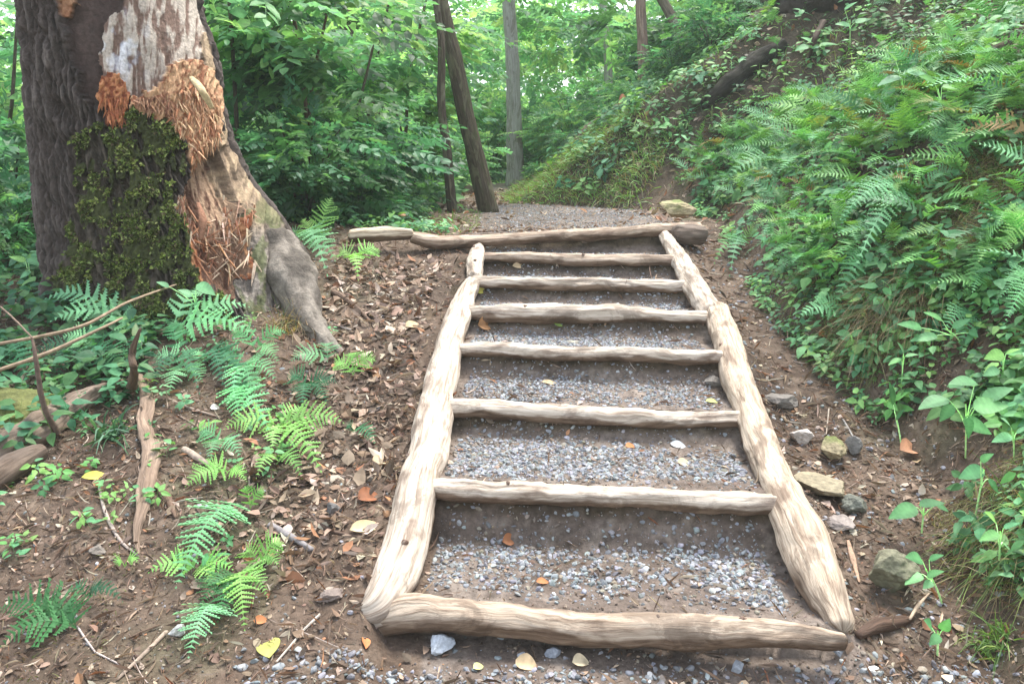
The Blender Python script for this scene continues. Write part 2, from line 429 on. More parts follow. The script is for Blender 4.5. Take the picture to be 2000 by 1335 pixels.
# ------------------------------------------------------------------ stair logs
def wavy(A, B, n, amp, seed, sag=0):
    t = np.linspace(0, 1, n); P = np.asarray(A)[None] * (1 - t[:, None]) + np.asarray(B)[None] * t[:, None]
    q = np.stack([t * 3 + seed, t * 0 + seed * .7, t * 0], -1)
    P[:, 1] += amp * 2 * (fbm(q, 2, seed) - .5) * np.sin(pi * t) ** .5
    P[:, 2] += amp * 1.6 * (fbm(q + 9.3, 2, seed + 3) - .5) * np.sin(pi * t) ** .5 - sag * np.sin(pi * t)
    return P
def log(name, pts, R, mat, label, cat, group=None, seg=44, n=200, rough=.16, seed=1, knots=0, flat=1.0, tint=(1, 1, 1), fs=5.0, underk=.12):
    P = resample(pts, n); V, F, uv = tube(P, R, seg, rough, seed, True, fs, flat)
    q = V * 16; V = V + (fbm(q, 3, seed + 5)[:, None] - .5) * .012
    cc_ = np.concatenate([np.repeat(P, seg + 1, 0), P[:1], P[-1:]]); rv = nrm(V - cc_)
    gr_ = fbm(np.stack([uv[:, 0] * 5 + seed, uv[:, 1] * 55, uv[:, 0] * 0], -1), 3, seed + 9) - .5
    big_ = fbm(np.stack([uv[:, 0] * 9 + seed, uv[:, 1] * 14, uv[:, 0] * 0], -1), 3, seed + 19) - .5
    V = V + rv * (gr_ * .010 + big_ * .012)[:, None] * np.append(np.ones(len(V) - 2), [0, 0])[:, None]
    # ragged darker brown tint towards the underside of the log
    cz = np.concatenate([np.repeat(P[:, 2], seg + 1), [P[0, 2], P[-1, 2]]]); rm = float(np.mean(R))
    underdk = smooth(-(V[:, 2] - cz) / rm + 1.5 * (fbm(V * np.array([9, 9, 4]), 4, seed + 8) - .5), .12 - underk, .42 - underk)
    if mat is M_PEEL: tint = np.asarray(tint)[None] * (1 - underdk[:, None]) + underdk[:, None] * np.array([.36, .29, .24])
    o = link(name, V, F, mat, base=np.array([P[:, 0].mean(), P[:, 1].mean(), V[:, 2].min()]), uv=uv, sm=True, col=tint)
    tag(o, label, cat, group)
    r = np.random.default_rng(seed)
    for k in range(knots):
        i = r.integers(int(n * .15), int(n * .85)); a = r.uniform(.2, 2.6)
        Rn = np.interp(i / n, np.linspace(0, 1, len(R)), R)
        T = nrm(P[min(i + 1, len(P) - 1)] - P[i - 1]); A = nrm(np.cross(T, (0, 0, 1))); B = np.cross(A, T)
        d = A * cos(a) + B * sin(a); c = P[i] + d * Rn * .9
        kv, kf, ku = tube([c, c + d * .004 + T * .001, c + d * .012], [.013, .011, .006], 10, .3, k)
        link('knot', kv, kf, M_RUST, parent=o, base=np.array(o.location), uv=ku, sm=True)
    return o
def rung(i, rad, seed, label, ext=.03, dz=(0, 0, 0), rough=.16, tint=(1, 1, 1)):
    A = np.array([RL[i, 0] - ext, RL[i, 1], RZ[i]]); B = np.array([RR[i, 0] + ext, RR[i, 1], RZ[i]])
    P = wavy(A, B, 9, .03, seed); P[:, 2] += np.interp(np.linspace(0, 1, 9), np.linspace(0, 1, len(dz)), dz)
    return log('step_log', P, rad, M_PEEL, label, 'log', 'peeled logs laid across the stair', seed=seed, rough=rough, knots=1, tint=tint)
A = U(705, 1222, 2.22); B = U(1655, 1252, 2.03)
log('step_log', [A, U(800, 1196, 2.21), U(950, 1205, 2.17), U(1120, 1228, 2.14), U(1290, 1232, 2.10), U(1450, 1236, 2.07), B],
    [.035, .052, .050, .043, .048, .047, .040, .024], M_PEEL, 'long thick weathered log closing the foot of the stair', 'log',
    'peeled logs laid across the stair', seed=4, knots=3, n=260, tint=(.78, .73, .68), underk=.38)
rung(1, [.030, .036, .036, .035, .036, .037, .036], 11, 'smooth cream step log with dark hollow riser, second from the bottom', dz=(.01, 0, 0))
rung(2, [.040, .036, .034, .036, .036, .034, .030], 12, 'pale wavy step log, third from the bottom, above the broad gravel tread', dz=(.008, .006, -.012, -.008, 0))
rung(3, [.028, .032, .033, .034, .032, .030], 13, 'slim cream step log, fourth from the bottom, dark ragged edge underneath')
rung(4, [.036, .044, .048, .046, .036, .032], 14, 'thick-bellied pale step log, fifth from the bottom, with a green leaf below it')
rung(5, [.030, .034, .036, .034, .032], 15, 'cracked cream step log, sixth from the bottom', rough=.22)
rung(6, [.026, .033, .036, .034, .034, .030], 16, 'tan step log with a small dark knot, just below the top log', tint=(.92, .85, .8))
# top beam logs
log('step_log', [U(800, 462, 5.10), U(860, 473, 5.12), U(960, 468, 5.17), U(1080, 461, 5.2), U(1190, 456, 5.25), U(1290, 449, 5.3), U(1372, 452, 5.34)],
    [.030, .046, .036, .036, .040, .034, .04, .055], M_PEEL, 'long tan top log crossing the head of the stair', 'log', 'peeled logs laid across the stair',
    seed=21, knots=2, n=140, tint=(.88, .8, .74))
log('log_section', [U(680, 462, 5.05), U(730, 458, 5.06), U(808, 456, 5.1)], [.040, .042, .038, .028], M_PEEL,
    'short cream log butted against the left end of the top log', 'log', seed=22, n=60, tint=(1.05, 1.02, .92))
log('log_section', [U(1312, 456, 5.22), U(1345, 458, 5.24), U(1380, 460, 5.26)], [.055, .062, .05], M_GREY,
    'short dark grey log end under the flat mossy stone at the stair head', 'log', seed=23, n=40)
# rails (each point: photo pixel, distance ahead)
def railY(side, py):
    R_ = RL if side < 0 else RR
    _, ys = proj(np.column_stack([R_, RZ])); o = np.argsort(ys)
    return np.interp(py, ys[o], R_[o, 1])
def rail(pix, R, label, seed, side, n=150, **k):
    P = [U(x, y, railY(side, y)) for x, y in pix]
    return log('rail_log', P, R, M_PEEL, label, 'log', 'peeled logs edging the stair', seed=seed, seg=52, n=n + 110, rough=.12, knots=2, fs=4.0, **k)
rail([(922, 552), (905, 590), (885, 650), (868, 720), (852, 800), (838, 880), (815, 950), (800, 1030), (782, 1100), (745, 1180), (722, 1218)],
     [.042, .053, .060, .064, .069, .073, .072, .068, .070, .072, .069, .056, .035], 'long pale log edging the left side of the stair', 31, -1)
rail([(936, 484), (930, 505), (926, 543)], [.034, .048, .052, .036], 'short pale log stub topping the left edge of the stair', 32, -1, n=50)
rail([(1297, 458), (1325, 505), (1350, 550), (1392, 618)], [.032, .048, .054, .066, .058], 'pale log edging the upper right side of the stair, ending at the top log', 33, 1, n=70)
rail([(1398, 606), (1418, 660), (1440, 740), (1466, 810), (1490, 880), (1520, 950), (1553, 1020), (1578, 1080), (1608, 1150), (1645, 1235)],
     [.060, .064, .062, .062, .062, .060, .060, .068, .077, .074, .058, .034], 'long weathered log with grey streaks edging the lower right side of the stair', 34, 1, tint=(.93, .88, .82))

# ------------------------------------------------------------------ stones
def ico(sub):
    p = (1 + 5 ** .5) / 2
    V = [(-1, p, 0), (1, p, 0), (-1, -p, 0), (1, -p, 0), (0, -1, p), (0, 1, p), (0, -1, -p), (0, 1, -p), (p, 0, -1), (p, 0, 1), (-p, 0, -1), (-p, 0, 1)]
    F = [(0, 11, 5), (0, 5, 1), (0, 1, 7), (0, 7, 10), (0, 10, 11), (1, 5, 9), (5, 11, 4), (11, 10, 2), (10, 7, 6), (7, 1, 8), (3, 9, 4), (3, 4, 2), (3, 2, 6), (3, 6, 8), (3, 8, 9), (4, 9, 5), (2, 4, 11), (6, 2, 10), (8, 6, 7), (9, 8, 1)]
    V = [nrm(v) for v in V]
    for _ in range(sub):
        mid = {}; NF = []
        def m(a, b):
            k = (min(a, b), max(a, b))
            if k not in mid: mid[k] = len(V); V.append(nrm(V[a] + V[b]))
            return mid[k]
        for a, b, c in F:
            x, y, z = m(a, b), m(b, c), m(c, a); NF += [(a, x, z), (b, y, x), (c, z, y), (x, y, z)]
        F = NF
    return np.array(V), np.array(F)
def rockshape(sub, seed, planes=14, rough=.0):
    V, F = ico(sub); r = np.random.default_rng(seed)
    Np = nrm(r.normal(size=(planes, 3))); d = r.uniform(.55, .95, planes)
    k = np.clip(V @ Np.T, 1e-3, None); rad = np.minimum((d / k).min(1), 1.15)
    V = V * rad[:, None]
    if rough: V = V * (1 + rough * (fbm(V * 3 + seed, 3, seed) - .5))[:, None]
    return V, F
def rock(px, py, w, d, h, yaw, col, label, seed, sink=.25, tilt=0., name='stone', cat='stone', group=None, moss=None):
    b = G(px, py); V, F = rockshape(4, seed, 12, .25)
    V = V / np.abs(V).max(0); V = V * np.array([w, d, h]) / 2
    c, s = cos(tilt), sin(tilt); V = V @ np.array([[c, 0, -s], [0, 1, 0], [s, 0, c]])
    c, s = cos(yaw), sin(yaw); V = V @ np.array([[c, s, 0], [-s, c, 0], [0, 0, 1]])
    C = np.tile(np.asarray(col, float), (len(V), 1))
    C *= (.8 + .4 * fbm(V * 14, 3, seed))[:, None]
    if moss is not None:
        k = smooth(fbm(V * 9 + 3, 3, seed + 1) + .25 * (V[:, 2] / (h / 2)), .5, .75)[:, None]; C = C * (1 - k) + k * np.array(moss)
    o = link(name, V + b + np.array([0, 0, h * (.5 - sink)]), F, M_STONE, base=b, col=C)
    return tag(o, label, cat, group)
rock(1740, 1150, .155, .14, .17, .2, (.17, .165, .11), 'big greenish grey block of rock half sunk in the ditch', 2, .12)
rock(1603, 962, .17, .20, .08, .5, (.27, .23, .155), 'broad flat tan rock against the right edge log', 3, .2, .15)
rock(1622, 895, .11, .14, .09, -.4, (.25, .21, .13), 'tan mossy rock standing above the broad flat one', 5, .1, .2, moss=(.12, .15, .04))
rock(1662, 885, .07, .09, .08, .1, (.21, .20, .19), 'small squarish grey rock right of the tan mossy rock', 6, .1)
rock(1672, 1000, .10, .10, .08, .9, (.14, .145, .12), 'dark rounded rock right of the broad flat rock', 8, .2)
rock(1640, 1030, .09, .08, .05, .2, (.26, .22, .20), 'low pinkish grey rock below the broad flat rock', 9, .3)
rock(1525, 792, .15, .12, .07, .1, (.16, .145, .13), 'smooth dark grey stone beside the middle of the right edge log', 10, .2)
rock(1565, 862, .10, .08, .07, .3, (.45, .40, .36), 'pale pinkish stone beside the right edge log', 12, .2)
rock(1640, 720, .07, .06, .04, .3, (.20, .19, .16), 'small grey green stone at the foot of the hanging grass', 13, .2)
rock(860, 1272, .085, .06, .065, .3, (.46, .50, .55), 'largest pale blue grey stone in front of the bottom log', 14, .15)
rock(1082, 1282, .055, .04, .035, .1, (.24, .26, .30), 'dark blue grey stone in front of the bottom log middle', 15, .2)
rock(1020, 1285, .03, .03, .02, .1, (.33, .35, .39), 'small grey pebble between the pale stone and the tan leaf', 16, .2)
rock(1440, 1310, .04, .035, .035, .5, (.36, .39, .43), 'grey pebble at the photo bottom right of centre', 17, .15)
rock(1635, 1280, .035, .03, .035, .5, (.24, .26, .29), 'grey pebble under the right tip of the bottom log', 18, .15)
rock(1703, 1318, .04, .03, .02, .2, (.70, .68, .64), 'bright white pebble at the lower right', 19, .1)
rock(348, 1245, .05, .04, .04, .2, (.55, .55, .54), 'white stone under the lowest left fern', 20, .15)
rock(190, 1085, .055, .045, .035, .2, (.20, .175, .15), 'rounded brown grey stone on the bare left slope', 22, .25)
rock(1395, 750, .09, .06, .05, .2, (.20, .18, .16), 'flat grey stone inside the stair against the right edge log', 24, .3)
rock(650, 1165, .10, .05, .03, .5, (.20, .16, .14), 'flat brown shard of stone left of the left edge log', 25, .2)
rock(1322, 443, .27, .16, .14, .05, (.40, .33, .20), 'flat pale stone with mossy edge resting at the right end of the top log', 26, -.35, moss=(.16, .19, .06))
rock(650, 1000, .06, .05, .05, .5, (.13, .125, .12), 'dark grey stone in the dirt left of the left edge log', 27, .3)
rock(1765, 800, .06, .05, .05, .5, (.30, .29, .28), 'small light grey stone at the foot of the right bank', 28, .25)

# gravel: nobody could count it
def scatter(n, x0, x1, y0, y1):
    return rng.uniform(x0, x1, n), rng.uniform(y0, y1, n)
acc = Acc()
tmp0 = [rockshape(0, 100 + k, 8) for k in range(6)]; tmp1 = [rockshape(1, 200 + k, 7) for k in range(6)]
def put_gravel(X, Y, size, near):
    Z = H(X, Y)
    for k in range(6):
        m = np.arange(len(X)) % 6 == k
        if not m.any(): continue
        T, Fc = (tmp1 if near else tmp0)[k]; n = m.sum()
        R_ = frames(rng.normal(size=(n, 3)) * [1, 1, .5], rng.normal(size=(n, 3)) * .5 + [0, 0, .8])
        sc = np.stack([size[m] * .5 * rng.uniform(.8, 1.2, n), size[m] * .5 * rng.uniform(.6, 1, n), size[m] * .5 * rng.uniform(.35, .7, n)], -1)
        P = np.stack([X[m], Y[m], Z[m] + size[m] * .05], -1)
        V, Fl = inst(T, Fc, R_, P, sc)
        C = randcol(n, [(.225, .238, .255), (.285, .30, .32), (.155, .162, .172), (.37, .38, .40), (.235, .20, .165)], .16, [.38, .24, .14, .06, .18])
        acc.add(V, Fl, np.repeat(C, len(T), 0))
def dens(X, Y):
    xl = np.interp(Y, RL[:, 1], RL[:, 0]); xr = np.interp(Y, RR[:, 1], RR[:, 0])
    d = .78 + 2.8 * n2(X, Y, 2.6, 3, 41) + 2.2 * n2(X, Y, 8, 3, 42)
    fr = np.zeros_like(X)
    for i in range(8):
        yi = RL[i, 1] + (X - RL[i, 0]) / (RR[i, 0] - RL[i, 0]) * (RR[i, 1] - RL[i, 1])
        nxt = RL[min(i + 1, 7), 1] + (X - RL[min(i + 1, 7), 0]) / (RR[min(i + 1, 7), 0] - RL[min(i + 1, 7), 0]) * (RR[min(i + 1, 7), 1] - RL[min(i + 1, 7), 1])
        t = (Y - yi) / np.maximum(nxt - yi, .01); m = (t >= 0) & (t < 1)
        fr = np.where(m, smooth(t + .25 * n2(X, Y, 5, 2, 47), .10, .36) * (1 - .85 * smooth(t, .74, .92)), fr)
    d = d * (.05 + 1.05 * fr)
    d = np.where((X > xl + .03) & (X < xr - .03), d, 0)
    d = np.where(Y < 2.0, .16 + .6 * n2(X, Y, 3, 2, 5).clip(0), d)
    return d
X, Y = scatter(34000, -.3, .95, 2.0, 3.25); k = rng.random(len(X)) < dens(X, Y); X, Y = X[k], Y[k]
put_gravel(X, Y, .004 + .021 * rng.random(len(X)) ** 3.2, True)
X, Y = scatter(38000, -.3, .98, 3.25, 5.2); k = rng.random(len(X)) < dens(X, Y) * .95; X, Y = X[k], Y[k]
put_gravel(X, Y, .006 + .016 * rng.random(len(X)) ** 2.4, False)
X, Y = scatter(7000, -.75, 1.3, 1.5, 2.06); k = rng.random(len(X)) < (.55 + 2 * n2(X, Y, 3, 2, 49)); X, Y = X[k], Y[k]
put_gravel(X, Y, .007 + .022 * rng.random(len(X)) ** 2.6, True)
X, Y = scatter(9000, -.35, 1.5, 5.35, 8.6); k = rng.random(len(X)) < .8 * (1 - smooth(X, 1.05, 1.35)) * smooth(X, -.35, -.05); X, Y = X[k], Y[k]
put_gravel(X, Y, .008 + .014 * rng.random(len(X)) ** 2, False)
X, Y = scatter(1500, .98, 1.6, 1.6, 5.3); put_gravel(X, Y, .006 + .022 * rng.random(len(X)) ** 3, True)
X, Y = scatter(1600, -2.2, -.38, 1.6, 5.2); put_gravel(X, Y, .005 + .016 * rng.random(len(X)) ** 3, True)
gacc = acc
acc = Acc()
X, Y = scatter(30000, -2.6, 1.9, 1.5, 3.5); k = rng.random(len(X)) < (.45 + 2 * n2(X, Y, 3, 3, 48)).clip(.1, 1); X, Y = X[k], Y[k]
_z = H(X, Y); _s = .003 + .010 * rng.random(len(X)) ** 2.5
for k in range(6):
    m = np.arange(len(X)) % 6 == k; T, Fc = tmp0[k]; n = m.sum()
    V, Fl = inst(T, Fc, frames(rng.normal(size=(n, 3)), rng.normal(size=(n, 3))), np.stack([X[m], Y[m], _z[m] + _s[m] * .1], -1), np.stack([_s[m] * .5, _s[m] * .45, _s[m] * .35], -1))
    acc.add(V, Fl, np.repeat(randcol(n, [(.12, .085, .062), (.19, .14, .105), (.08, .06, .046), (.27, .21, .165), (.16, .15, .14)], .25), len(T), 0))
tag(acc.build('soil_crumbs', M_STONE, base=np.zeros(3)), 'crumbs of brown soil and tiny grit lying on the ground', 'soil', kind='stuff')
acc = gacc
tag(acc.build('gravel', M_STONE, base=np.zeros(3)), 'blue grey crushed gravel spread over the stair treads and path', 'gravel', kind='stuff')

# leaf litter, bark shreds and twigs
def bank_xy_(n, y0, y1, d0, d1):
    Y = rng.uniform(y0, y1, n); return np.interp(Y, _fy, _fx) + rng.uniform(d0, d1, n), Y
BROWN = [(.21, .14, .098), (.29, .21, .155), (.125, .088, .066), (.38, .295, .225), (.31, .155, .085), (.48, .41, .33)]
acc = Acc()
bl_t = [blade(4, rng.uniform(.2, .38), f_, d_) for f_, d_ in ((.3, .5), (-.4, .3), (.6, -.4), (.1, 1.0), (-.2, -.6))]
def litter(X, Y, size, flatness=.35, cols=BROWN, w=None, aspect=1.0):
    Z = H(X, Y); N0 = Hn(X, Y)
    for k, (T, Fc) in enumerate(bl_t):
        m = np.arange(len(X)) % 5 == k; n = m.sum()
        if not n: continue
        Nn = nrm(N0[m] + flatness * rng.normal(size=(n, 3)) * .7); D = rng.normal(size=(n, 3)); D -= Nn * (D * Nn).sum(1, keepdims=True)
        sc = np.stack([size[m], size[m] * aspect * rng.uniform(.5, 1.3, n), size[m] * rng.uniform(.6, 1.4, n)], -1)
        V, Fl = inst(T, Fc, frames(D, Nn), np.stack([X[m], Y[m], Z[m] + .004 + .12 * size[m] * rng.random(n)], -1), sc)
        acc.add(V, Fl, np.repeat(randcol(n, cols, .3, w), len(T), 0))
WB = [.24, .2, .26, .15, .06, .09]
def offstair(X, Y, keep_in=.1):
    xl = np.interp(Y, RL[:, 1], RL[:, 0]) - .1; xr = np.interp(Y, RR[:, 1], RR[:, 0]) + .1
    ins = (X > xl) & (X < xr) & (Y > 2.0) & (Y < 5.3)
    return ~ins | (rng.random(len(X)) < keep_in)
X, Y = scatter(11000, -2.6, 1.9, 1.55, 3.4); k = offstair(X, Y, .13); litter(X[k], Y[k], .007 + .034 * rng.random(k.sum()) ** 3.0, w=WB)
X, Y = scatter(8000, -3.4, 2.2, 3.2, 6.5); k = offstair(X, Y, .12); litter(X[k], Y[k], .009 + .036 * rng.random(k.sum()) ** 2.6, w=WB)
X, Y = scatter(9000, -5, 7, 5.5, 12); k = rng.random(len(X)) < np.where((X > -.3) & (X < 1.1) & (Y < 8.4), .12, 1); litter(X[k], Y[k], .03 + .06 * rng.random(k.sum()), w=WB)
# needles and shreds
X, Y = bank_xy_(9000, 2.5, 11, .1, 5.0); litter(X, Y, .03 + .11 * rng.random(9000) ** 2, w=WB, aspect=.10, flatness=.6)
X, Y = scatter(20000, -2.6, 1.9, 1.55, 3.4); k = offstair(X, Y, .09); litter(X[k], Y[k], .02 + .05 * rng.random(k.sum()) ** 2, w=WB, aspect=.13)
X, Y = scatter(9000, -3.0, 2.0, 3.2, 5.6); k = offstair(X, Y, .09); litter(X[k], Y[k], .03 + .06 * rng.random(k.sum()) ** 2, w=WB, aspect=.14)
X, Y = scatter(1600, -.95, -.4, 2.3, 5.0); litter(X, Y, .02 + .05 * rng.random(len(X)), w=WB, flatness=.6)
tag(acc.build('leaf_litter', M_DEAD, base=np.zeros(3)), 'brown and tan dead leaves, needles and bark shreds covering the soil', 'leaf litter', kind='stuff')
acc = Acc()
for k in range(420):
    x = rng.uniform(-2.6, 2.2); y = rng.uniform(1.6, 6.0)
    if -.42 < x < 1.08 and 2.0 < y < 5.3 and rng.random() > .04: continue
    a = rng.uniform(0, 2 * pi); l = rng.uniform(.04, .22); r = rng.uniform(.0012, .004)
    q = np.array([[x + l * t * cos(a + .5 * t * rng.normal()), y + l * t * sin(a)] for t in (-.5, -.15, .2, .5)])
    P = np.column_stack([q, H(q[:, 0], q[:, 1]) + r + .006 * rng.random(4)])
    V, F, uv = tube(P, [r, r * .6], 5, 0, 0, False)
    acc.add(V, F, randcol(1, [(.16, .11, .08), (.32, .25, .19), (.42, .36, .3), (.09, .06, .045)], .2)[0], uv)
tag(acc.build('twig_litter', M_STICK, base=np.zeros(3)), 'small broken twigs lying among the dead leaves', 'twigs', kind='stuff')

# ------------------------------------------------------------------ the old tree
def inpoly(x, y, poly):
    poly = np.asarray(poly, float); r = np.zeros(x.shape, bool); j = len(poly) - 1
    for i in range(len(poly)):
        xi, yi = poly[i]; xj, yj = poly[j]
        c = ((yi > y) != (yj > y)) & (x < (xj - xi) * (y - yi) / (yj - yi + 1e-9) + xi); r ^= c; j = i
    return r
TZ = CZ + np.array([-1.15, -.943, -.807, -.541, -.359, -.154, .046, .218, .457, .69, 1.6, 4.2])
TR = np.array([-.80, -.88, -.955, -1.05, -1.165, -1.323, -1.411, -1.442, -1.463, -1.512, -1.56, -1.62])
TL = np.array([-2.50, -2.44, -2.43, -2.425, -2.42, -2.405, -2.395, -2.389, -2.38, -2.372, -2.34, -2.25])
TY = 4.42
def trunk():
    nz, nth = 620, 760
    z = np.concatenate([np.linspace(CZ - 1.15, CZ + .85, 520), np.linspace(CZ + .87, CZ + 4.0, 100)]); 
    # two thirds of the samples on the side that faces the path
    th = np.concatenate([np.linspace(-pi * 1.05, pi * .05, 600), np.linspace(pi * .05, pi * .95, 162)[1:-1]])
    nth = len(th); nz = len(z)
    l = np.interp(z, TZ, TL) + .075; r = np.interp(z, TZ, TR) - .065; cx = (l + r) / 2; a = (r - l) / 2
    fl = np.exp(-(z - (CZ - 1.0)) / .28).clip(0, 1.2)
    b = .43 + .10 * fl
    ct, stn = np.cos(th)[None], np.sin(th)[None]
    lob = (.5 + .5 * np.cos(th[None] * 5 + .6)) * fl[:, None] * .08 + fl[:, None] * (.34 * np.exp(-((th[None] + .75) / .28) ** 2) + .16 * np.exp(-((th[None] + 1.7) / .25) ** 2) + .22 * np.exp(-((th[None] + 2.5) / .25) ** 2))
    hump = .05 * fbm(np.stack(np.broadcast_arrays(ct * 2, stn * 2, z[:, None] * 1.2), -1), 3, 4)
    X = cx[:, None] + (a[:, None]) * ct; Y = TY + (b[:, None] + lob * (stn < 0) + hump) * stn
    P = np.stack([X, Y, np.broadcast_to(z[:, None], X.shape)], -1)
    nv = nrm(np.stack([ct / a[:, None], stn / b[:, None], np.zeros_like(X)], -1))
    px, py = proj(P); front = (stn < .15) & (py > -200) & (py < 900)
    wob = lambda s, amp, sd: (fbm(np.stack([px / s, py / (s * 1.8), px * 0], -1), 4, sd) - .5) * 2 * amp
    qx = px + wob(26, 22, 51) + wob(7, 6, 52); qy = py + wob(30, 26, 53) + wob(8, 10, 54)
    n1 = fbm(np.stack([px / 9, py / 40, px * 0], -1), 4, 60); n3 = fbm(np.stack([px / 22, py / 30, px * 0], -1), 4, 61)
    n4 = fbm(np.stack([px / 5, py / 7, px * 0], -1), 3, 62)
    # bark
    ar = th[None] * .5 + 0 * z[:, None]
    wv = .03 * fbm(np.stack([ar * 6, z[:, None] * 2.5 + 0 * ar, ar * 0], -1), 3, 70)
    rd = fbm(np.stack([(ar + wv) * 44, z[:, None] * 6.5 + 0 * ar, ar * 0], -1), 4, 71)
    rd = np.abs(rd - .5) * 4
    rd2 = fbm(np.stack([ar * 90, z[:, None] * 14 + 0 * ar, ar * 0], -1), 3, 72)
    disp = .045 * np.clip(rd, 0, 1) + .014 * rd2
    bark = np.array([.055, .042, .036])[None, None] * (.6 + 1.1 * rd2[..., None]) + .075 * np.clip(rd - .35, 0, 1)[..., None] * np.array([1, .88, .8])
    C = bark.copy()
    def paint(mask, col, d=None, blend=None):
        nonlocal C, disp
        m = (mask & front)[..., None]; C = np.where(m, col, C)
        if d is not None: disp = np.where(m[..., 0], d, disp)
    def mixs(c1, c2, k): return np.asarray(c1) * (1 - k[..., None]) + np.asarray(c2) * k[..., None]
    rb = inpoly(qx, qy, [(365, -260), (420, -260), (440, 180), (520, 330), (700, 640), (740, 800), (470, 800), (485, 520), (470, 400), (420, 290), (412, 180), (385, 120)])
    tan = mixs((.17, .12, .08), (.42, .31, .20), smooth(n1, .35, .65))
    root = mixs((.12, .10, .085), (.27, .235, .20), smooth(n1, .35, .65))
    rootm = smooth(qy + (qx - 480) * .6, 400, 520)
    gm = smooth(n3, .52, .62) * smooth(qy, 330, 430)
    cc = tan * (1 - rootm[..., None]) + root * rootm[..., None]
    cc = cc * (1 - gm[..., None] * .7) + gm[..., None] * .7 * np.array([.10, .12, .04])
    paint(rb, cc, .028 * n1 + .02 * n3)
    paint(inpoly(qx, qy, [(105, -300), (400, -300), (370, 0), (385, 60), (390, 150), (330, 160), (310, 200), (250, 195), (195, 205), (160, 190), (140, 120), (122, 30)]),
          mixs((.055, .036, .030), (.10, .070, .06), n3), -.03 + .008 * n3)
    pale = mixs((.20, .13, .10), (.52, .45, .38), smooth(n1 + .3 * (n3 - .5), .40, .56))
    pale = pale + smooth(n3, .52, .66)[..., None] * np.exp(-((px - 235) / 42) ** 2 - ((py - 95) / 70) ** 2)[..., None] * 1.2 * np.array([.22, .28, .36])
    paint(inpoly(qx, qy, [(240, -300), (385, -300), (378, 0), (388, 60), (392, 150), (330, 165), (305, 205), (250, 195), (200, 175), (192, 110), (215, 50), (240, 0)]), pale, .004 + .022 * n1)
    paint(inpoly(qx, qy, [(108, -200), (140, -200), (150, 20), (118, 25)]), mixs((.25, .10, .05), (.45, .26, .15), n4), .01 * n4)
    rust = mixs((.25, .075, .035), (.50, .22, .10), smooth(n4, .3, .65))
    paint(inpoly(qx, qy, [(193, 190), (210, 150), (228, 138), (250, 185), (247, 248), (212, 240), (198, 222)]), rust, .035 + .02 * n4)
    shred = mixs((.28, .11, .055), (.60, .37, .21), smooth(n4 * .6 + n1 * .5, .38, .66))
    n5 = fbm(np.stack([px / 4.3 + py / 31, py / 19 + px / 23, px / 17], -1), 4, 66)
    paint(inpoly(qx, qy, [(250, 195), (300, 172), (325, 120), (385, 112), (412, 180), (414, 270), (392, 335), (365, 322), (350, 275), (325, 228), (255, 210)]), shred, .02 + .035 * n5 + .02 * n3)
    paint(inpoly(qx, qy, [(338, 370), (372, 372), (392, 470), (440, 505), (462, 410), (490, 400), (496, 520), (470, 570), (400, 570), (362, 490)]), shred * np.array([.9, .75, .65]), .02 + .03 * n5)
    # cavity: recessed
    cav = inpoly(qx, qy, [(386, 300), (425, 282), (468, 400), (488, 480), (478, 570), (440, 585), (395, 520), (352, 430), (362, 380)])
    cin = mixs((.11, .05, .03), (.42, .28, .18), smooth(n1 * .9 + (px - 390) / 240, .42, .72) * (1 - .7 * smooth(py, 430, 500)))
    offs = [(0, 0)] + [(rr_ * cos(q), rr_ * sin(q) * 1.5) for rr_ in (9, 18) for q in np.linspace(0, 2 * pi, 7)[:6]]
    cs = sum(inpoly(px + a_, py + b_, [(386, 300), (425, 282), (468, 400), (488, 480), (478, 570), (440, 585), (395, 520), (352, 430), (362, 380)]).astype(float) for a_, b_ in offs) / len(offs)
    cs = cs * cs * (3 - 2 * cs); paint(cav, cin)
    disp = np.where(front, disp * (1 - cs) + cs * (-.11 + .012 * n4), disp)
    moss = inpoly(qx, qy, [(150, 270), (190, 245), (262, 205), (330, 235), (350, 300), (352, 400), (372, 500), (440, 580), (450, 800), (60, 800), (95, 600), (130, 540), (150, 430)])
    mk = moss & (n3 + .7 * (n1 - .5) > .46)
    paint(mk, mixs((.028, .032, .012), (.07, .082, .022), n4), .02 + .03 * n3 + .022 * n4)
    paint(moss & ~mk, mixs((.05, .04, .03), (.10, .08, .06), n4))
    P = P + nv * disp[..., None]
    i = np.arange(nz - 1)[:, None] * nth; j = np.arange(nth)[None]; j2 = (j + 1) % nth
    F = np.stack([i + j, i + j2, i + nth + j2, i + nth + j], -1).reshape(-1, 4)
    base = np.array([-1.72, TY, float(H(-1.72, TY))])
    t = thing('old_tree', base, 'huge rotting tree with dark furrowed bark, bare splintered wood and a mossy foot', 'tree')
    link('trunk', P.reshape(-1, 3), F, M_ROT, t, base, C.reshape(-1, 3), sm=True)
    # moss tufts
    idx = np.nonzero((mk & front & (z[:, None] > CZ - 1.0)).ravel())[0]; idx = rng.choice(idx, 42000)
    kk = fbm(P.reshape(-1, 3)[idx] * 16, 3, 3) > .46 + .06 * rng.random(len(idx)); idx = idx[kk]
    PP = P.reshape(-1, 3)[idx]; NN = nv.reshape(-1, 3)[idx]; n = len(idx)
    D = nrm(NN * .6 + rng.normal(size=(n, 3)) * .6 + np.array([0, -.1, -.3]))
    T, Fc = rhomb(); V, Fl = inst(T, Fc, frames(D, NN + rng.normal(size=(n, 3)) * .8), PP, .007 + .020 * rng.random(n) ** 1.8)
    link('moss', V, Fl, M_MOSS, t, base, np.repeat(randcol(n, [(.12, .17, .045), (.21, .27, .07), (.07, .095, .03), (.30, .35, .13), (.12, .10, .06)], .3), 4, 0))
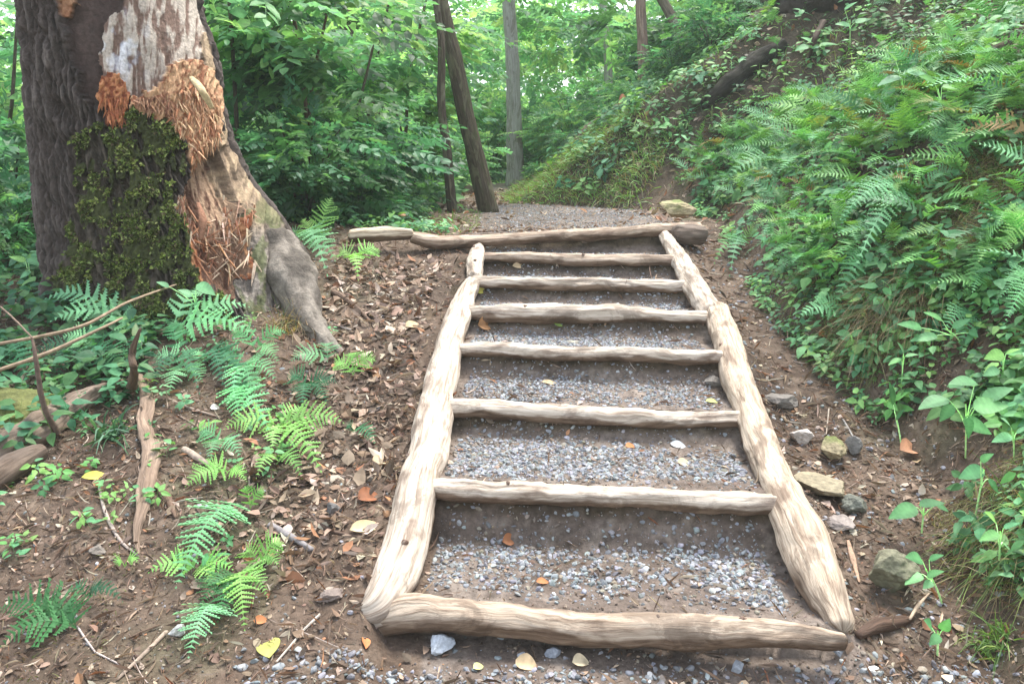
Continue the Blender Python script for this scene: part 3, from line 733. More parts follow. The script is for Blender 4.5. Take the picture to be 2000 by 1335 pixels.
    # splinters of torn wood
    def shards(n, poly, l0, l1, dirn, spread, cols, w=.10, off=.02):
        a = Acc(); pl = np.asarray(poly, float); c0, c1 = pl.min(0), pl.max(0); k = 0
        X_, Y_ = P[..., 0].ravel(), P[..., 1].ravel(); ix = np.nonzero((inpoly(px, py, poly) & front).ravel())[0]
        ix = rng.choice(ix, n); m = n
        D = nrm(np.asarray(dirn)[None] + rng.normal(size=(m, 3)) * spread); Nn = nv.reshape(-1, 3)[ix]
        L = rng.uniform(l0, l1, m); b0 = P.reshape(-1, 3)[ix] + Nn * off * rng.random((m, 1))
        T = np.array([(0, .5, 0), (0, -.5, 0), (0, 0, .6), (.5, .42, .1), (.5, -.42, .1), (.55, 0, .6), (1, 0, .15)]); T[:, 1:] *= 1
        Fc = [np.array([(0, 2, 5, 3), (2, 1, 4, 5), (1, 0, 3, 4)]), np.array([(3, 5, 6), (5, 4, 6), (4, 3, 6)])]
        wv_ = L * w * rng.uniform(.5, 1.6, m)
        V, Fl = inst(T, Fc, frames(D, Nn + .3 * rng.normal(size=(m, 3))), b0, np.stack([L, wv_, wv_ * .6], -1))
        return V, Fl, np.repeat(randcol(m, cols, .3), 7, 0)
    OR = [(.44, .22, .12), (.52, .36, .25), (.58, .45, .33), (.32, .15, .09)]
    a = Acc()
    for args in ((95, [(365, 440), (470, 420), (485, 500), (470, 545), (400, 540), (370, 480)], .05, .16, (.15, -.45, -.5), .75, OR, .06),
                 (160, [(345, 380), (372, 380), (392, 470), (372, 470)], .04, .12, (0, -.2, -1), .25, OR),
                 (80, [(455, 380), (490, 400), (492, 520), (455, 530)], .04, .13, (0, -.3, -1), .4, OR)):
        V_, F_, C_ = shards(*args); a.add(V_, F_, C_)
    a.build('splinters', M_ROT, t, base)
    a = Acc()
    for args in ((520, [(320, 225), (350, 150), (408, 190), (412, 280), (392, 332), (365, 318)], .02, .07, (.05, -.15, -1), .35, [(.55, .32, .18), (.64, .42, .25), (.36, .16, .08)], .16, .015),
                 (120, [(200, 190), (245, 190), (245, 240), (212, 232)], .02, .06, (0, -.1, -1), .25, [(.45, .18, .08), (.30, .10, .045)], .2, .01),
                 (160, [(255, 195), (320, 180), (330, 230), (270, 215)], .02, .05, (0, -.2, -1), .4, [(.40, .22, .13), (.22, .10, .06)], .16, .01)):
        V_, F_, C_ = shards(*args)
        if args[0] == 120: link('rotten_wood', V_, F_, M_ROT, t, base, C_)
        else: a.add(V_, F_, C_)
    a.build('shredded_wood', M_ROT, t, base)
    # pale loose flap and the long ribs of the hollow
    def rib(pix, Yo, R, name, c, s):
        Pn = resample([U(x, y, yy) for (x, y), yy in zip(pix, Yo)], 40); V, F, uv = tube(Pn, R, 10, .35, s, True, 10, .6); link(name, V, F, M_ROT, t, base, c, uv, sm=True)
    rib([(372, 150), (395, 178), (415, 212)], [4.02, 4.0, 4.03], [.012, .03, .012], 'bark_flap', (.60, .47, .27), 1)
    rib([(386, 395), (396, 430), (392, 470)], [4.05, 4.0, 3.97], [.01, .02, .012], 'wood_rib', (.30, .15, .09), 3)
    # the root that runs down towards the stair
    Pn = resample([np.array([x, y, float(H(x, y)) + h]) for x, y, h in [(-1.22, 4.36, .26), (-1.09, 4.18, .10), (-.985, 4.00, .03), (-.90, 3.85, .0), (-.80, 3.74, -.02), (-.68, 3.66, -.04)]], 110)
    V, F, uv = tube(Pn, [.10, .11, .085, .055, .035, .015], 32, .45, 3, True, 6); rr_ = fbm(np.stack([uv[:, 0] * 6, uv[:, 1] * 30, uv[:, 0] * 0], -1), 4, 5)
    V = V + (rr_[:, None] - .5) * .03; k_ = smooth(rr_, .4, .62)
    link('root', V, F, M_ROT, t, base, mixs((.10, .085, .07), (.24, .21, .175), k_), uv, sm=True)
    return t
trunk()

# ------------------------------------------------------------------ foliage pieces
def spray(seed, n=11, leaf=.34, w=.30, lod=1):
    """a leafy twig of unit length along +X"""
    r = np.random.default_rng(seed); V = []; F = []; k = 0
    T, Fc = blade(4, w, .12, .3) if lod else rhomb()
    for i in range(n):
        t = .12 + .88 * i / (n - 1); s = 1 if i % 2 else -1
        if i == n - 1: ang = 0
        else: ang = s * radians(r.uniform(38, 68))
        D = np.array([cos(ang), sin(ang), r.uniform(-.35, .05)]); N_ = np.array([r.normal() * .25, r.normal() * .25, 1])
        R_ = frames(D[None], N_[None]); sz = leaf * r.uniform(.75, 1.15) * (1 - .25 * t)
        v, f = inst(T, Fc, R_, np.array([[t, 0, -.25 * t * t]]), np.array([sz])); V.append(v); F.append(f[0] + k); k += len(v)
    tw = np.array([(0, .006, 0), (0, -.006, 0), (.5, .005, -.06), (.5, -.005, -.06), (1, .003, -.25), (1, -.003, -.25)])
    V.append(tw)
    tf = np.array([(0, 1, 3, 2), (2, 3, 5, 4)]) + k
    return np.concatenate(V), [np.concatenate(F), tf] if Fc.shape[1] == 3 else [np.concatenate(F + [tf])]
SPR = [spray(500 + k, 11, .34) for k in range(4)]; SPR_S = [spray(520 + k, 9, .38, .3, 0) for k in range(4)]
def put_sprays(acc, P, D, Nn, size, cols, temps=SPR, var=.25, w=None):
    for k, (T, F) in enumerate(temps):
        m = np.arange(len(P)) % len(temps) == k; n = m.sum()
        if not n: continue
        V, Fl = inst(T, F, frames(D[m], Nn[m]), P[m], size[m]); acc.add(V, Fl, np.repeat(randcol(n, cols, var, w), len(T), 0))
def cloud(n, c, r, shell=.5):
    v = nrm(rng.normal(size=(n, 3))); u = rng.random(n) ** (1 / 3) * (1 - shell) + shell * rng.random(n) ** .15
    return np.asarray(c) + v * u[:, None] * np.asarray(r), v
def tiers(n, c, r, nt, thick=.10):
    """leaf sprays in uneven horizontal layers, leaving gaps between them"""
    cc, v = cloud(nt, c, np.asarray(r) * .85, .3); k = rng.integers(0, nt, n)
    off = rng.normal(size=(n, 3)) * np.asarray([r[0], r[1], max(thick, .10 * r[2])]) * np.array([.28, .28, .6])
    P = cc[k] + off; D = off * np.array([1, 1, .3]) + .5 * v[k] * np.array([1, 1, .2]) + rng.normal(size=(n, 3)) * .12
    return P, D
GREEN = [(.075, .19, .075), (.10, .235, .085), (.055, .145, .065), (.14, .30, .10)]
BRIGHT = [(.20, .41, .17), (.16, .36, .18), (.28, .46, .18), (.15, .34, .20)]
BLUEG = [(.06, .20, .10), (.09, .26, .13), (.05, .15, .08)]

def tree(name, label, cat, pix, Ys, R, mat, crowns, group=None, seed=1, sprays=SPR_S, extra_top=2.5, cols=GREEN, size=(.3, .55), tint=(1, 1, 1), stems=(), w=None):
    """pix/Ys trace the trunk from its foot; crowns = [(px,py,Y,rx,ry,rz,n)]"""
    pts = [U(x, y, yy) for (x, y), yy in zip(pix, Ys)]
    b = pts[0].copy(); b[2] = min(float(H(b[0], b[1])), b[2] + .3); pts[0][2] = min(pts[0][2], b[2]) - .06
    d = nrm(pts[-1] - pts[-2])
    if extra_top: pts.append(pts[-1] + d * extra_top)
    t = thing(name, b, label, cat, group)
    P = resample(pts, 60); V, F, uv = tube(P, R, 16, .18, seed, True, 4)
    link('trunk', V, F, mat, t, b, tint, uv, sm=True)
    for k, (sp, sy, sr) in enumerate(stems):
        P = resample([U(x, y, yy) for (x, y), yy in zip(sp, sy)], 40); V, F, uv = tube(P, sr, 8, .15, seed + k)
        link('branch', V, F, mat, t, b, tint, uv, sm=True)
    a = Acc()
    for (x, y, yy, rx, ry, rz, n) in crowns:
        c = U(x, y, yy); PP, D = tiers(n, c, (rx, ry, rz), max(4, n // 22))
        Nn = np.array([0, 0, 1]) + rng.normal(size=(n, 3)) * .35
        put_sprays(a, PP, D, Nn, rng.uniform(*size, n), cols, sprays, w=w)
    if crowns: a.build('crown', M_CANOPY, t, b)
    return t
tree('leaning_tree', 'dark lichen spotted tree leaning left beside the path', 'tree', [(957, 402), (935, 330), (912, 230), (885, 110), (858, -10)], [7.7, 7.72, 7.75, 7.8, 7.85],
     [.10, .082, .076, .070, .064, .058], M_BARK, [(820, -240, 8.6, 1.6, 1.4, .6, 50), (930, -60, 9.0, .7, .6, .25, 20)], seed=3, tint=(1.25, 1.2, 1.0))
tree('slim_tree', 'slim dark trunk just left of the leaning tree', 'tree', [(884, 385), (872, 290), (862, 200), (862, 90), (850, -10)], [7.6] * 5,
     [.045, .038, .034, .03, .026], M_BARK, [(800, -160, 8.8, 1.2, 1.0, .5, 34)], seed=5, tint=(1.5, 1.4, 1.3), size=(.25, .45))
tree('pale_tree', 'tall straight pale grey tree beyond the bend of the path', 'tree', [(1006, 350), (1005, 260), (1001, 130), (993, -10)], [13] * 4,
     [.15, .115, .10, .095, .09], M_PALE, [(990, -330, 13.5, 3, 2.5, 1, 60), (1060, -60, 13.6, 1.4, 1, .5, 90), (1090, 60, 14.2, 1.0, .8, .35, 60)], seed=7, cols=BRIGHT)
tree('pale_tree', 'thin whitish tree on the far bank, left of the reddish brown trunk', 'tree', [(1192, 205), (1187, 120), (1176, -10)], [14, 14, 14],
     [.085, .065, .055, .05], M_PALE, [(1190, -200, 14.5, 2, 2, .8, 40), (1130, 40, 14.2, .9, .8, .3, 80)], seed=8, cols=BRIGHT, tint=(1.3, 1.3, 1.3))
tree('brown_tree', 'reddish brown trunk with a pale streak at the crest of the far bank', 'tree', [(1258, 218), (1256, 110), (1250, -10)], [11.2, 11.2, 11.3],
     [.085, .07, .062, .055], M_RUST, [(1290, -200, 11.6, 1.6, 1.4, .6, 34), (1220, 60, 11.8, .5, .5, .25, 40)], seed=9, cols=GREEN)
tree('leaning_tree', 'grey trunk leaning left over the right bank', 'tree', [(1356, 150), (1335, 80), (1285, -15)], [11, 11.1, 11.3], [.09, .07, .06, .05], M_GREY,
     [(1250, -220, 11.8, 1.6, 1.4, .6, 30), (1390, 40, 11.8, .6, .5, .3, 60)], seed=10, cols=GREEN, tint=(.8, .85, .75))
for k, (x0, y0, x1, r, lab) in enumerate([(1482, 60, 1478, .13, 'leftmost of three dark trunks at the top of the right bank'), (1530, 52, 1522, .11, 'middle one of three dark trunks at the top of the right bank'),
                                          (1572, 48, 1560, .18, 'thickest and rightmost of three dark trunks on the right bank')]):
    tree('dark_tree', lab, 'tree', [(x0, y0), (x1, -20)], [11.3, 11.4], [r * 1.3, r, r * .8], M_BARK, [(x1, -260, 12, 1.6, 1.4, .6, 24)], 'dark trunks at the crest of the right bank', 11 + k, tint=(1.1, 1, .9))
tree('grey_tree', 'thick grey trunk half hidden by leaves behind the old tree', 'tree', [(742, 330), (690, 160), (668, 60), (655, -10)], [11.5] * 4, [.42, .26, .20, .17], M_GREY,
     [(640, -260, 12, 2, 1.6, .8, 40), (700, 30, 11, .5, .3, .2, 36)], seed=14, tint=(.9, .85, .85), cols=BRIGHT)
# saplings behind the old tree (reddish stems, big leaves)
SG = 'leafy saplings in the undergrowth behind the old tree'
BIG = [spray(540 + k, 8, .42, .27) for k in range(4)]
SAP = [
 ('sapling with twin reddish stems and big leaves, right of the old tree', [(604, 420), (602, 300), (596, 190), (578, 60), (560, -40)], 6.6, .020, [([(603, 240), (612, 150), (640, 20), (650, -40)], .013)],
  [(590, 60, 6.7, .60, .5, .42, 70), (640, 170, 6.5, .4, .35, .3, 40), (560, 260, 6.8, .45, .4, .3, 36), (650, 10, 6.8, .55, .5, .3, 46)], GREEN, .4),
 ('dark stemmed sapling right against the side of the old tree', [(552, 420), (546, 300), (538, 150), (532, 20)], 7.4, .030, [], [(510, 60, 7.3, .6, .5, .5, 80), (480, 180, 7.0, .4, .4, .4, 56), (540, 260, 7.4, .5, .4, .3, 40)], BLUEG, .42),
 ('straight thin sapling with yellowish leaves left of the slim tree', [(700, 400), (715, 260), (735, 120), (765, -20)], 8.2, .018, [], [(760, 60, 8.2, .7, .6, .5, 90), (700, 180, 8.3, .6, .5, .35, 60), (790, 170, 8.6, .6, .5, .4, 70)], BRIGHT, .36),
 ('low bushy sapling at the foot of the leaning tree', [(820, 430), (815, 380), (800, 320)], 7.8, .016, [], [(790, 360, 7.6, .45, .4, .28, 80), (735, 395, 7.3, .45, .4, .2, 60), (810, 260, 8.4, .4, .4, .4, 50)], GREEN, .28),
 ('sapling with dark hanging leaves in the deep shade beyond the root', [(660, 440), (668, 340), (690, 250)], 6.4, .016, [], [(680, 320, 6.6, .55, .45, .35, 100), (630, 400, 6.2, .4, .4, .2, 56), (720, 280, 7.0, .5, .4, .35, 70)], BLUEG, .3),
 ('bright leafed sapling overhanging the top left corner of the old tree', [(470, 420), (460, 200), (450, 30), (440, -60)], 6.2, .016, [], [(500, 10, 6.1, .5, .4, .25, 46), (450, 90, 6.5, .35, .4, .4, 50), (470, 250, 6.2, .3, .4, .3, 40)], BRIGHT, .42),
 ('slender sapling arching over the path from the left', [(770, 430), (790, 300), (800, 150), (830, 10)], 9.0, .02, [], [(820, 30, 9.2, .7, .6, .3, 50), (760, 200, 9.2, .5, .5, .4, 50)], BRIGHT, .34),
 ('leafy sapling at the left photo edge behind the old tree', [(20, 420), (18, 300), (25, 180)], 6.5, .018, [], [(0, 330, 6.4, .5, .5, .4, 80), (20, 180, 7.0, .6, .5, .5, 90), (-20, 60, 7.5, .8, .6, .5, 90)], BRIGHT, .36),
]
for k, (lab, pix, yy, r, st, cr, cl, sz) in enumerate(SAP):
    tree('sapling', lab, 'sapling', pix, [yy] * len(pix), [r, r * .8, r * .5], M_RUST if k in (0, 6) else M_BARK, cr, SG, 20 + k, BIG, .6, cl, (sz * .6, sz * 1.0), (.55, .45, .4) if k in (0, 6) else (1.3, 1.2, 1.1),
         [(s[0], [yy] * len(s[0]), [s[1], s[1] * .6]) for s in st])

# undergrowth shrubs, one prototype per look, then copies
def shrub_proto(seed, R, n, cols, temps, size, nt):
    a = Acc(); P, D = tiers(n, (0, 0, R[2] * .95), R, nt, .12); k = P[:, 2] > .03
    P, D = P[k], D[k]; put_sprays(a, P, D, np.array([0, 0, 1]) + rng.normal(size=P.shape) * .45, rng.uniform(*size, len(P)), cols, temps)
    s = Acc()
    for q in range(7):
        an = rng.uniform(0, 2 * pi); e = np.array([cos(an) * R[0] * .6, sin(an) * R[1] * .6, R[2] * rng.uniform(1, 1.7)])
        V, F, uv = tube(bez((0, 0, -.08), (e[0] * .2, e[1] * .2, e[2] * .6), e, 12), [.014, .006], 6); s.add(V, F, (1.2, 1.1, 1), uv)
    return a, s
shr = {}
def shrub(kind, x, y, sc, rot, label, group='shrubs of the dark undergrowth'):
    if kind not in shr:
        seed, R, n, cols, temps, size, nt = KINDS[kind]; a, s = shrub_proto(seed, R, n, cols, temps, size, nt)
        z0 = np.zeros(3); r = thing('shrub', z0, '', 'shrub', group)
        fo = a.build('foliage', M_CANOPY, r, z0); st = s.build('stems', M_BARK, r, z0); shr[kind] = (r, fo, st); first = True
    else: first = False
    r, fo, st = shr[kind]
    if not first:
        r = r.copy(); COL.objects.link(r)
        for c0 in (fo, st): c = c0.copy(); COL.objects.link(c); c.parent = r
    r.location = (x, y, float(H(x, y))); r.rotation_euler = (0, 0, rot); r.scale = (sc,) * 3; r['label'] = label
    return r
KINDS = {'dark': (1, (.75, .65, .55), 520, GREEN + BLUEG, SPR, (.14, .30), 34), 'small': (2, (.55, .5, .32), 420, BLUEG + GREEN, SPR, (.10, .2), 28),
         'bright': (3, (.9, .8, .8), 460, BRIGHT, SPR, (.2, .36), 28)}
for kd, px_, Y_, sc, lab in [
    ('dark', 600, 5.9, .8, 'dark shrub in the shade right behind the old tree root'), ('small', 700, 6.2, .5, 'low dark shrub just behind the short cream log'),
    ('dark', 680, 7.8, .55, 'dark shrub filling the shade below the thick grey trunk'), ('small', 800, 7.6, .45, 'low shrub between the short cream log and the leaning tree'),
    ('dark', 770, 10.2, .9, 'leafy shrub behind the slim tree'), ('bright', 865, 11.5, .65, 'bright shrub glimpsed between slim tree and leaning tree'),
    ('dark', 520, 7.4, .75, 'dark shrub between the old tree and the twin stemmed sapling'), ('small', 770, 6.6, .38, 'small leafed shrub nearest the left end of the top log'),
    ('dark', 30, 5.6, 1., 'dark shrub at the left edge behind the old tree foot'), ('small', 20, 4.9, .8, 'low shrub with small leaves left of the old tree foot'),
    ('bright', 0, 9.0, 1.4, 'bright tall shrub far behind at the left photo edge'), ('bright', 960, 15.5, 1.1, 'bright shrub left of the tall pale grey tree'),
    ('dark', 1075, 14.5, .6, 'dark shrub right of the tall pale tree foot'), ('bright', 1120, 12.8, .7, 'yellow green shrub on the far bank crest'),
    ('dark', 1215, 12.8, .8, 'dark shrub between whitish tree and reddish brown trunk'), ('dark', 1310, 11.8, .8, 'shrub right of the reddish brown trunk'),
    ('dark', 1420, 11.5, .7, 'shrub left of the three dark trunks'), ('small', 1370, 9.8, .8, 'low small leafed shrub on the far bank below the leaning grey trunk'),
    ('small', 1300, 9.9, .55, 'low shrub above the grassy slope of the far bank'), ('small', 1052, 9.9, .28, 'lowest tiny shrub on the crest of the grassy slope'),
    ('small', 1110, 10.2, .38, 'small shrub halfway up the crest of the grassy slope'), ('small', 1175, 10.4, .45, 'small shrub beside the rusty rotten stump'), ('bright', 1240, 10.9, .35, 'pale green shrub at the foot of the reddish brown trunk')]:
    X_ = (px_ - 1000) / FPX * Y_ * 1.0
    shrub(kd, X_, Y_, sc, rng.uniform(0, 6.28), lab)

# the wood beyond: a mass nobody could count
acc = Acc()
def mass(n, x0, x1, y0, y1, z0, z1, size, cols, nt, thick=.25, w=None):
    cx = rng.uniform(x0, x1, nt); cy = rng.uniform(y0, y1, nt); cz = H(cx, cy).clip(-6, 3) + rng.uniform(z0, z1, nt); k = rng.integers(0, nt, n)
    P = np.stack([cx[k], cy[k], cz[k]], -1) + rng.normal(size=(n, 3)) * np.array([.75, .75, thick])
    P = P[~((P[:, 1] < 14.6) & (np.abs(P[:, 0] + .1) < 1.1))]; n = len(P)   # the open line of the path
    D = rng.normal(size=(n, 3)) * np.array([1, 1, .25]); put_sprays(acc, P, D, np.array([0, 0, 1]) + rng.normal(size=(n, 3)) * .45, rng.uniform(*size, n), cols, SPR_S, .3, w)
mass(4200, -9, -1.8, 9.5, 15, -.2, 3.6, (.28, .5), BRIGHT, 110)
mass(3400, -3.5, 5, 15, 21, .0, 3.2, (.35, .6), BRIGHT, 80)
mass(9000, -19, 10, 23, 31, -.5, 7.5, (.55, 1.0), BRIGHT, 200, .4)
mass(2200, 4.0, 10, 13, 18, 0, 2.6, (.3, .55), GREEN + BRIGHT, 60)
mass(1500, -6, -2.8, 6.5, 10, -.3, 2.2, (.2, .38), GREEN + BLUEG, 45)
tag(acc.build('forest_foliage', M_CANOPY, base=np.zeros(3)), 'bright green leaf mass of the wood beyond the path', 'foliage', kind='stuff')

# ------------------------------------------------------------------ ground cover of the right bank and the path edges
acc = Acc()
FT = []
for k in range(6):
    h = rng.uniform(.1, .4); FT.append(frond((0, 0, 0), (.35, rng.uniform(-.08, .08), h), (.95, rng.uniform(-.1, .1), -.05), .50, 14, 4, lat=(0, 1, 0)))
FTN = []
for k in range(4):
    h = rng.uniform(.15, .4); FTN.append(frond((0, 0, 0), (.35, 0, h), (.95, rng.uniform(-.1, .1), -.05), .42, 22, 6, lat=(0, 1, 0)))
def bank_xy(n, y0, y1, d0, d1):
    Y = rng.uniform(y0, y1, n); d = rng.uniform(d0, d1, n); X = np.interp(Y, _fy, _fx) + d
    return X, Y
def pix(X, Y): return proj(np.stack([X, Y, H(X, Y)], -1))
FERNZONE = [(1330, 330), (1480, 250), (1700, 200), (1850, 120), (2060, 180), (2060, 540), (1800, 560), (1640, 560), (1500, 560), (1400, 470), (1340, 400)]
def cover_fronds(a, n, y0, y1, d0, d1, cond, size, cols, dz=.05, var=.25):
    X, Y = bank_xy(n, y0, y1, d0, d1); px, py = pix(X, Y); k = cond(px, py, X, Y); X, Y = X[k], Y[k]; n = len(X)
    if not n: return
    # fronds lean out over the slope and away from it
    D = np.stack([-.75 + .6 * rng.normal(size=n), -.55 + .6 * rng.normal(size=n), .15 + .3 * rng.normal(size=n)], -1)
    Nn = np.array([-.25, -.2, 1.]) + .25 * rng.normal(size=(n, 3)); P = np.stack([X, Y, H(X, Y) + dz + .12 * rng.random(n)], -1); sz = rng.uniform(*size, n)
    for q, (T, F) in enumerate(FT):
        m = np.arange(n) % 6 == q
        if m.any():
            V, Fl = inst(T, F, frames(D[m], Nn[m]), P[m], sz[m]); a.add(V, Fl, np.repeat(randcol(m.sum(), cols, var), len(T), 0))
MINT = [(.15, .38, .18), (.11, .29, .14), (.20, .44, .21), (.14, .36, .11), (.22, .43, .13)]
inz = lambda px, py, X, Y: inpoly(px, py, FERNZONE) & (rng.random(px.shape) < (.35 + 1.8 * (n2(X, Y, 1.2, 3, 81) + .2)).clip(.05, 1))
cover_fronds(acc, 5600, 3.0, 9.5, .12, 4.5, inz, (.14, .38), MINT * 4 + GREEN * 2 + [(.30, .20, .09), (.26, .30, .10)])
lowz = lambda px, py, X, Y: inpoly(px, py, [(1420, 430), (1800, 500), (2080, 520), (2080, 700), (1700, 600), (1560, 640), (1440, 540)]) & (rng.random(px.shape) < .6)
cover_fronds(acc, 1500, 2.8, 6.5, .1, 1.6, lowz, (.12, .28), MINT)
loose = lambda px, py, X, Y: (px > 1480) & (px < 2100) & ~inpoly(px, py, FERNZONE) & (rng.random(px.shape) < np.where(py < 300, .22, .10))
cover_fronds(acc, 3000, 1.8, 11, .3, 5.5, loose, (.15, .38), MINT)
tag(acc.build('fern_cover', M_FERN, base=np.zeros(3)), 'dense mass of light green fern fronds on the right bank', 'ferns', kind='stuff')
# broad-leaved weeds
acc = Acc()
def weed_t(seed, n=7, lod=1):
    r = np.random.default_rng(seed); T, Fc = blade(5, r.uniform(.24, .36), .14, .35, True) if lod else rhomb(); V = []; F = []; k = 0
    for i in range(n):
        a = i * 2.4 + r.normal() * .3; h = .25 + .75 * i / n; D = np.array([cos(a), sin(a), r.uniform(-.2, .3)])
        st = np.array([cos(a) * .12, sin(a) * .12, h]); s_ = r.uniform(.35, .6)
        v, f = inst(T, Fc, frames(D[None], np.array([[r.normal() * .2, r.normal() * .2 - .15, 1]])), st[None], np.array([s_]))
        V.append(v); F.append(f[0] + k); k += len(v)
    V.append(np.array([(0.006, 0, 0), (-.006, 0, 0), (.02, .01, 1), (.01, .01, 1)])); q = np.array([(0, 1, 3, 2)]) + k
    return np.concatenate(V), ([np.concatenate(F + [q])] if lod else [np.concatenate(F), q])
WT = [weed_t(600 + k, 6 + k % 3) for k in range(5)]
def weeds(X, Y, size, cols, lean=(-.3, -.25, 1), w=None):
    n = len(X); Nn = np.array(lean) + .25 * rng.normal(size=(n, 3)); D = rng.normal(size=(n, 3)); P = np.stack([X, Y, H(X, Y) - .005], -1)
    for q, (T, F) in enumerate(WT):
        m = np.arange(n) % 5 == q
        if m.any():
            Zv = nrm(Nn[m]); Xv = nrm(np.cross(np.cross(Zv, D[m]), Zv)); Rm = np.stack([Xv, np.cross(Zv, Xv), Zv], -1)
            V, Fl = inst(T, F, Rm, P[m], size[m]); acc.add(V, Fl, np.repeat(randcol(m.sum(), cols, .25, w), len(T), 0))
X, Y = bank_xy(14000, 2.2, 12, .1, 6.5); px, py = pix(X, Y)
pr = np.where(inpoly(px, py, [(1300, 330), (1700, 0), (2100, 0), (2100, 900), (1760, 640), (1560, 620), (1420, 520), (1350, 430)]), .55, .0) * (.3 + 2.6 * (n2(X, Y, 1.7, 3, 85) + .18)).clip(0, 1.3)
pr = np.where(inpoly(px, py, [(1150, 260), (1300, 130), (1700, -80), (1640, 130), (1420, 230), (1330, 300)]), .4, pr)
pr = np.maximum(pr, np.where(inpoly(px, py, [(1190, 270), (1300, 120), (1500, 60), (1700, -80), (2100, -80), (2100, 200), (1800, 160), (1640, 200), (1450, 260), (1330, 380), (1270, 340)]), .5, 0) * (n2(X, Y, 2.2, 3, 103) > -.06))
k = rng.random(len(X)) < pr; weeds(X[k], Y[k], rng.uniform(.06, .18, k.sum()), MINT + GREEN)
X, Y = bank_xy(2600, 1.6, 3.6, .18, 1.3); k = rng.random(2600) < .62 * (n2(X, Y, 2.2, 3, 99) > -.08); weeds(X[k], Y[k], rng.uniform(.05, .13, k.sum()), MINT)
X, Y = bank_xy(3400, 1.5, 4.6, -.02, 1.3); px, py = pix(X, Y); k = rng.random(3400) < .50 * ((px > 1660) & (py > 520)) * (n2(X, Y, 2.6, 3, 101) + .45 * (X - np.interp(Y, _fy, _fx) - .2) > -.06)
weeds(X[k], Y[k], rng.uniform(.04, .13, k.sum()), MINT + GREEN)
# green edge low on the bank beside the head of the stair
X, Y = bank_xy(1500, 3.5, 7.6, -.05, .5); k = rng.random(1500) < .42 * (n2(X, Y, 2.5, 2, 86) > -.1); weeds(X[k], Y[k], rng.uniform(.05, .12, k.sum()), MINT + BRIGHT)
# far bank above the path
X, Y = bank_xy(2600, 8.3, 13, .15, 3.2); k = rng.random(2600) < .34 * (n2(X, Y, 1.1, 3, 87) > -.03); weeds(X[k], Y[k], rng.uniform(.08, .22, k.sum()), GREEN + BRIGHT + BLUEG)
# low leaves on the left, behind and beside the old tree
def left_zone(n, x0, x1, y0, y1, p, size, cols, sd):
    X, Y = scatter(n, x0, x1, y0, y1); k = (rng.random(n) < p) & (n2(X, Y, 1.4, 3, sd) > -.04); weeds(X[k], Y[k], rng.uniform(*size, k.sum()), cols, (0, -.2, 1))
left_zone(1500, -4.5, -.75, 5.5, 8.3, .8, (.08, .2), GREEN + BLUEG + MINT, 88)
left_zone(260, -1.3, -.45, 4.9, 6.0, .6, (.05, .12), BRIGHT + MINT, 89)
left_zone(1100, -3.8, -1.5, 2.9, 5.2, .8, (.06, .17), GREEN + BLUEG, 90)
left_zone(420, -2.6, -.75, 2.3, 3.9, .45, (.035, .085), MINT, 91)
left_zone(900, -7, -.6, 8, 13, .8, (.12, .3), GREEN + BRIGHT, 92)
tag(acc.build('ground_cover', M_LEAF, base=np.zeros(3)), 'low broad leaved weeds carpeting the banks and the forest floor', 'ground cover', kind='stuff')
# grass
acc = Acc()
def grass(X, Y, L, cols, dirn, spread=.5, wd=.004, w=None, z=None):
    n = len(X); t = np.array([0, .35, .7, 1.]); D0 = nrm(np.asarray(dirn)[None] + spread * rng.normal(size=(n, 3))); side = nrm(np.cross(D0, rng.normal(size=(n, 3))))
    fall = np.array([0, 0, -1.]) * rng.uniform(.25, .95, (n, 1)); P0 = np.stack([X, Y, H(X, Y) if z is None else z], -1); V = []
    for q in t:
        c = P0 + D0 * (L * q)[:, None] + fall * (L * q * q)[:, None]; wq = wd * (1 - .85 * q)
        V += [c + side * wq / 2, c - side * wq / 2]
    V = np.stack(V, 1).reshape(-1, 3); f = np.array([(0, 1, 3, 2), (2, 3, 5, 4), (4, 5, 7, 6)])
    acc.add(V, (f[None] + (np.arange(n) * 8)[:, None, None]).reshape(-1, 4), np.repeat(randcol(n, cols, .25, w), 8, 0))
GR = [(.14, .26, .06), (.10, .20, .05), (.22, .32, .08)]; DRY = [(.30, .22, .11), (.22, .15, .08), (.38, .30, .17), (.12, .17, .06)]
X, Y = bank_xy(42000, 7.7, 12, -.05, 2.6); px, py = pix(X, Y); k = inpoly(px, py, [(985, 400), (1230, 400), (1300, 330), (1310, 270), (1230, 200), (1120, 280), (1000, 360)]) | (rng.random(len(X)) < .07)
grass(X[k], Y[k], rng.uniform(.03, .20, k.sum()) * (.6 + 1.2 * (n2(X[k], Y[k], 1.8, 3, 105) + .4)), [(.25, .46, .13), (.17, .36, .11), (.33, .50, .16), (.30, .27, .15), (.20, .14, .09)], (-.4, -.4, .8), .5, .010)
X, Y = bank_xy(36000, 1.6, 4.2, .06, 1.3); k = (n2(X, Y, 2.4, 3, 95) + .25 * (X - np.interp(Y, _fy, _fx) - .3) > -.05)
grass(X[k], Y[k], rng.uniform(.04, .15, k.sum()), DRY + GR, (-.7, -.45, .5), .45, .0028)
X, Y = bank_xy(5200, 3.3, 7, .22, 1.4); k = (n2(X, Y, 1.8, 3, 96) > -.02); grass(X[k], Y[k], rng.uniform(.08, .22, k.sum()), DRY + GR, (-.7, -.45, .3), .4, .004)
X, Y = scatter(1400, -.9, -.1, 5.4, 7.6); k = rng.random(1400) < .5 * (X < -.25); grass(X[k], Y[k], rng.uniform(.04, .12, k.sum()), GR, (0, -.2, 1), .5, .006)
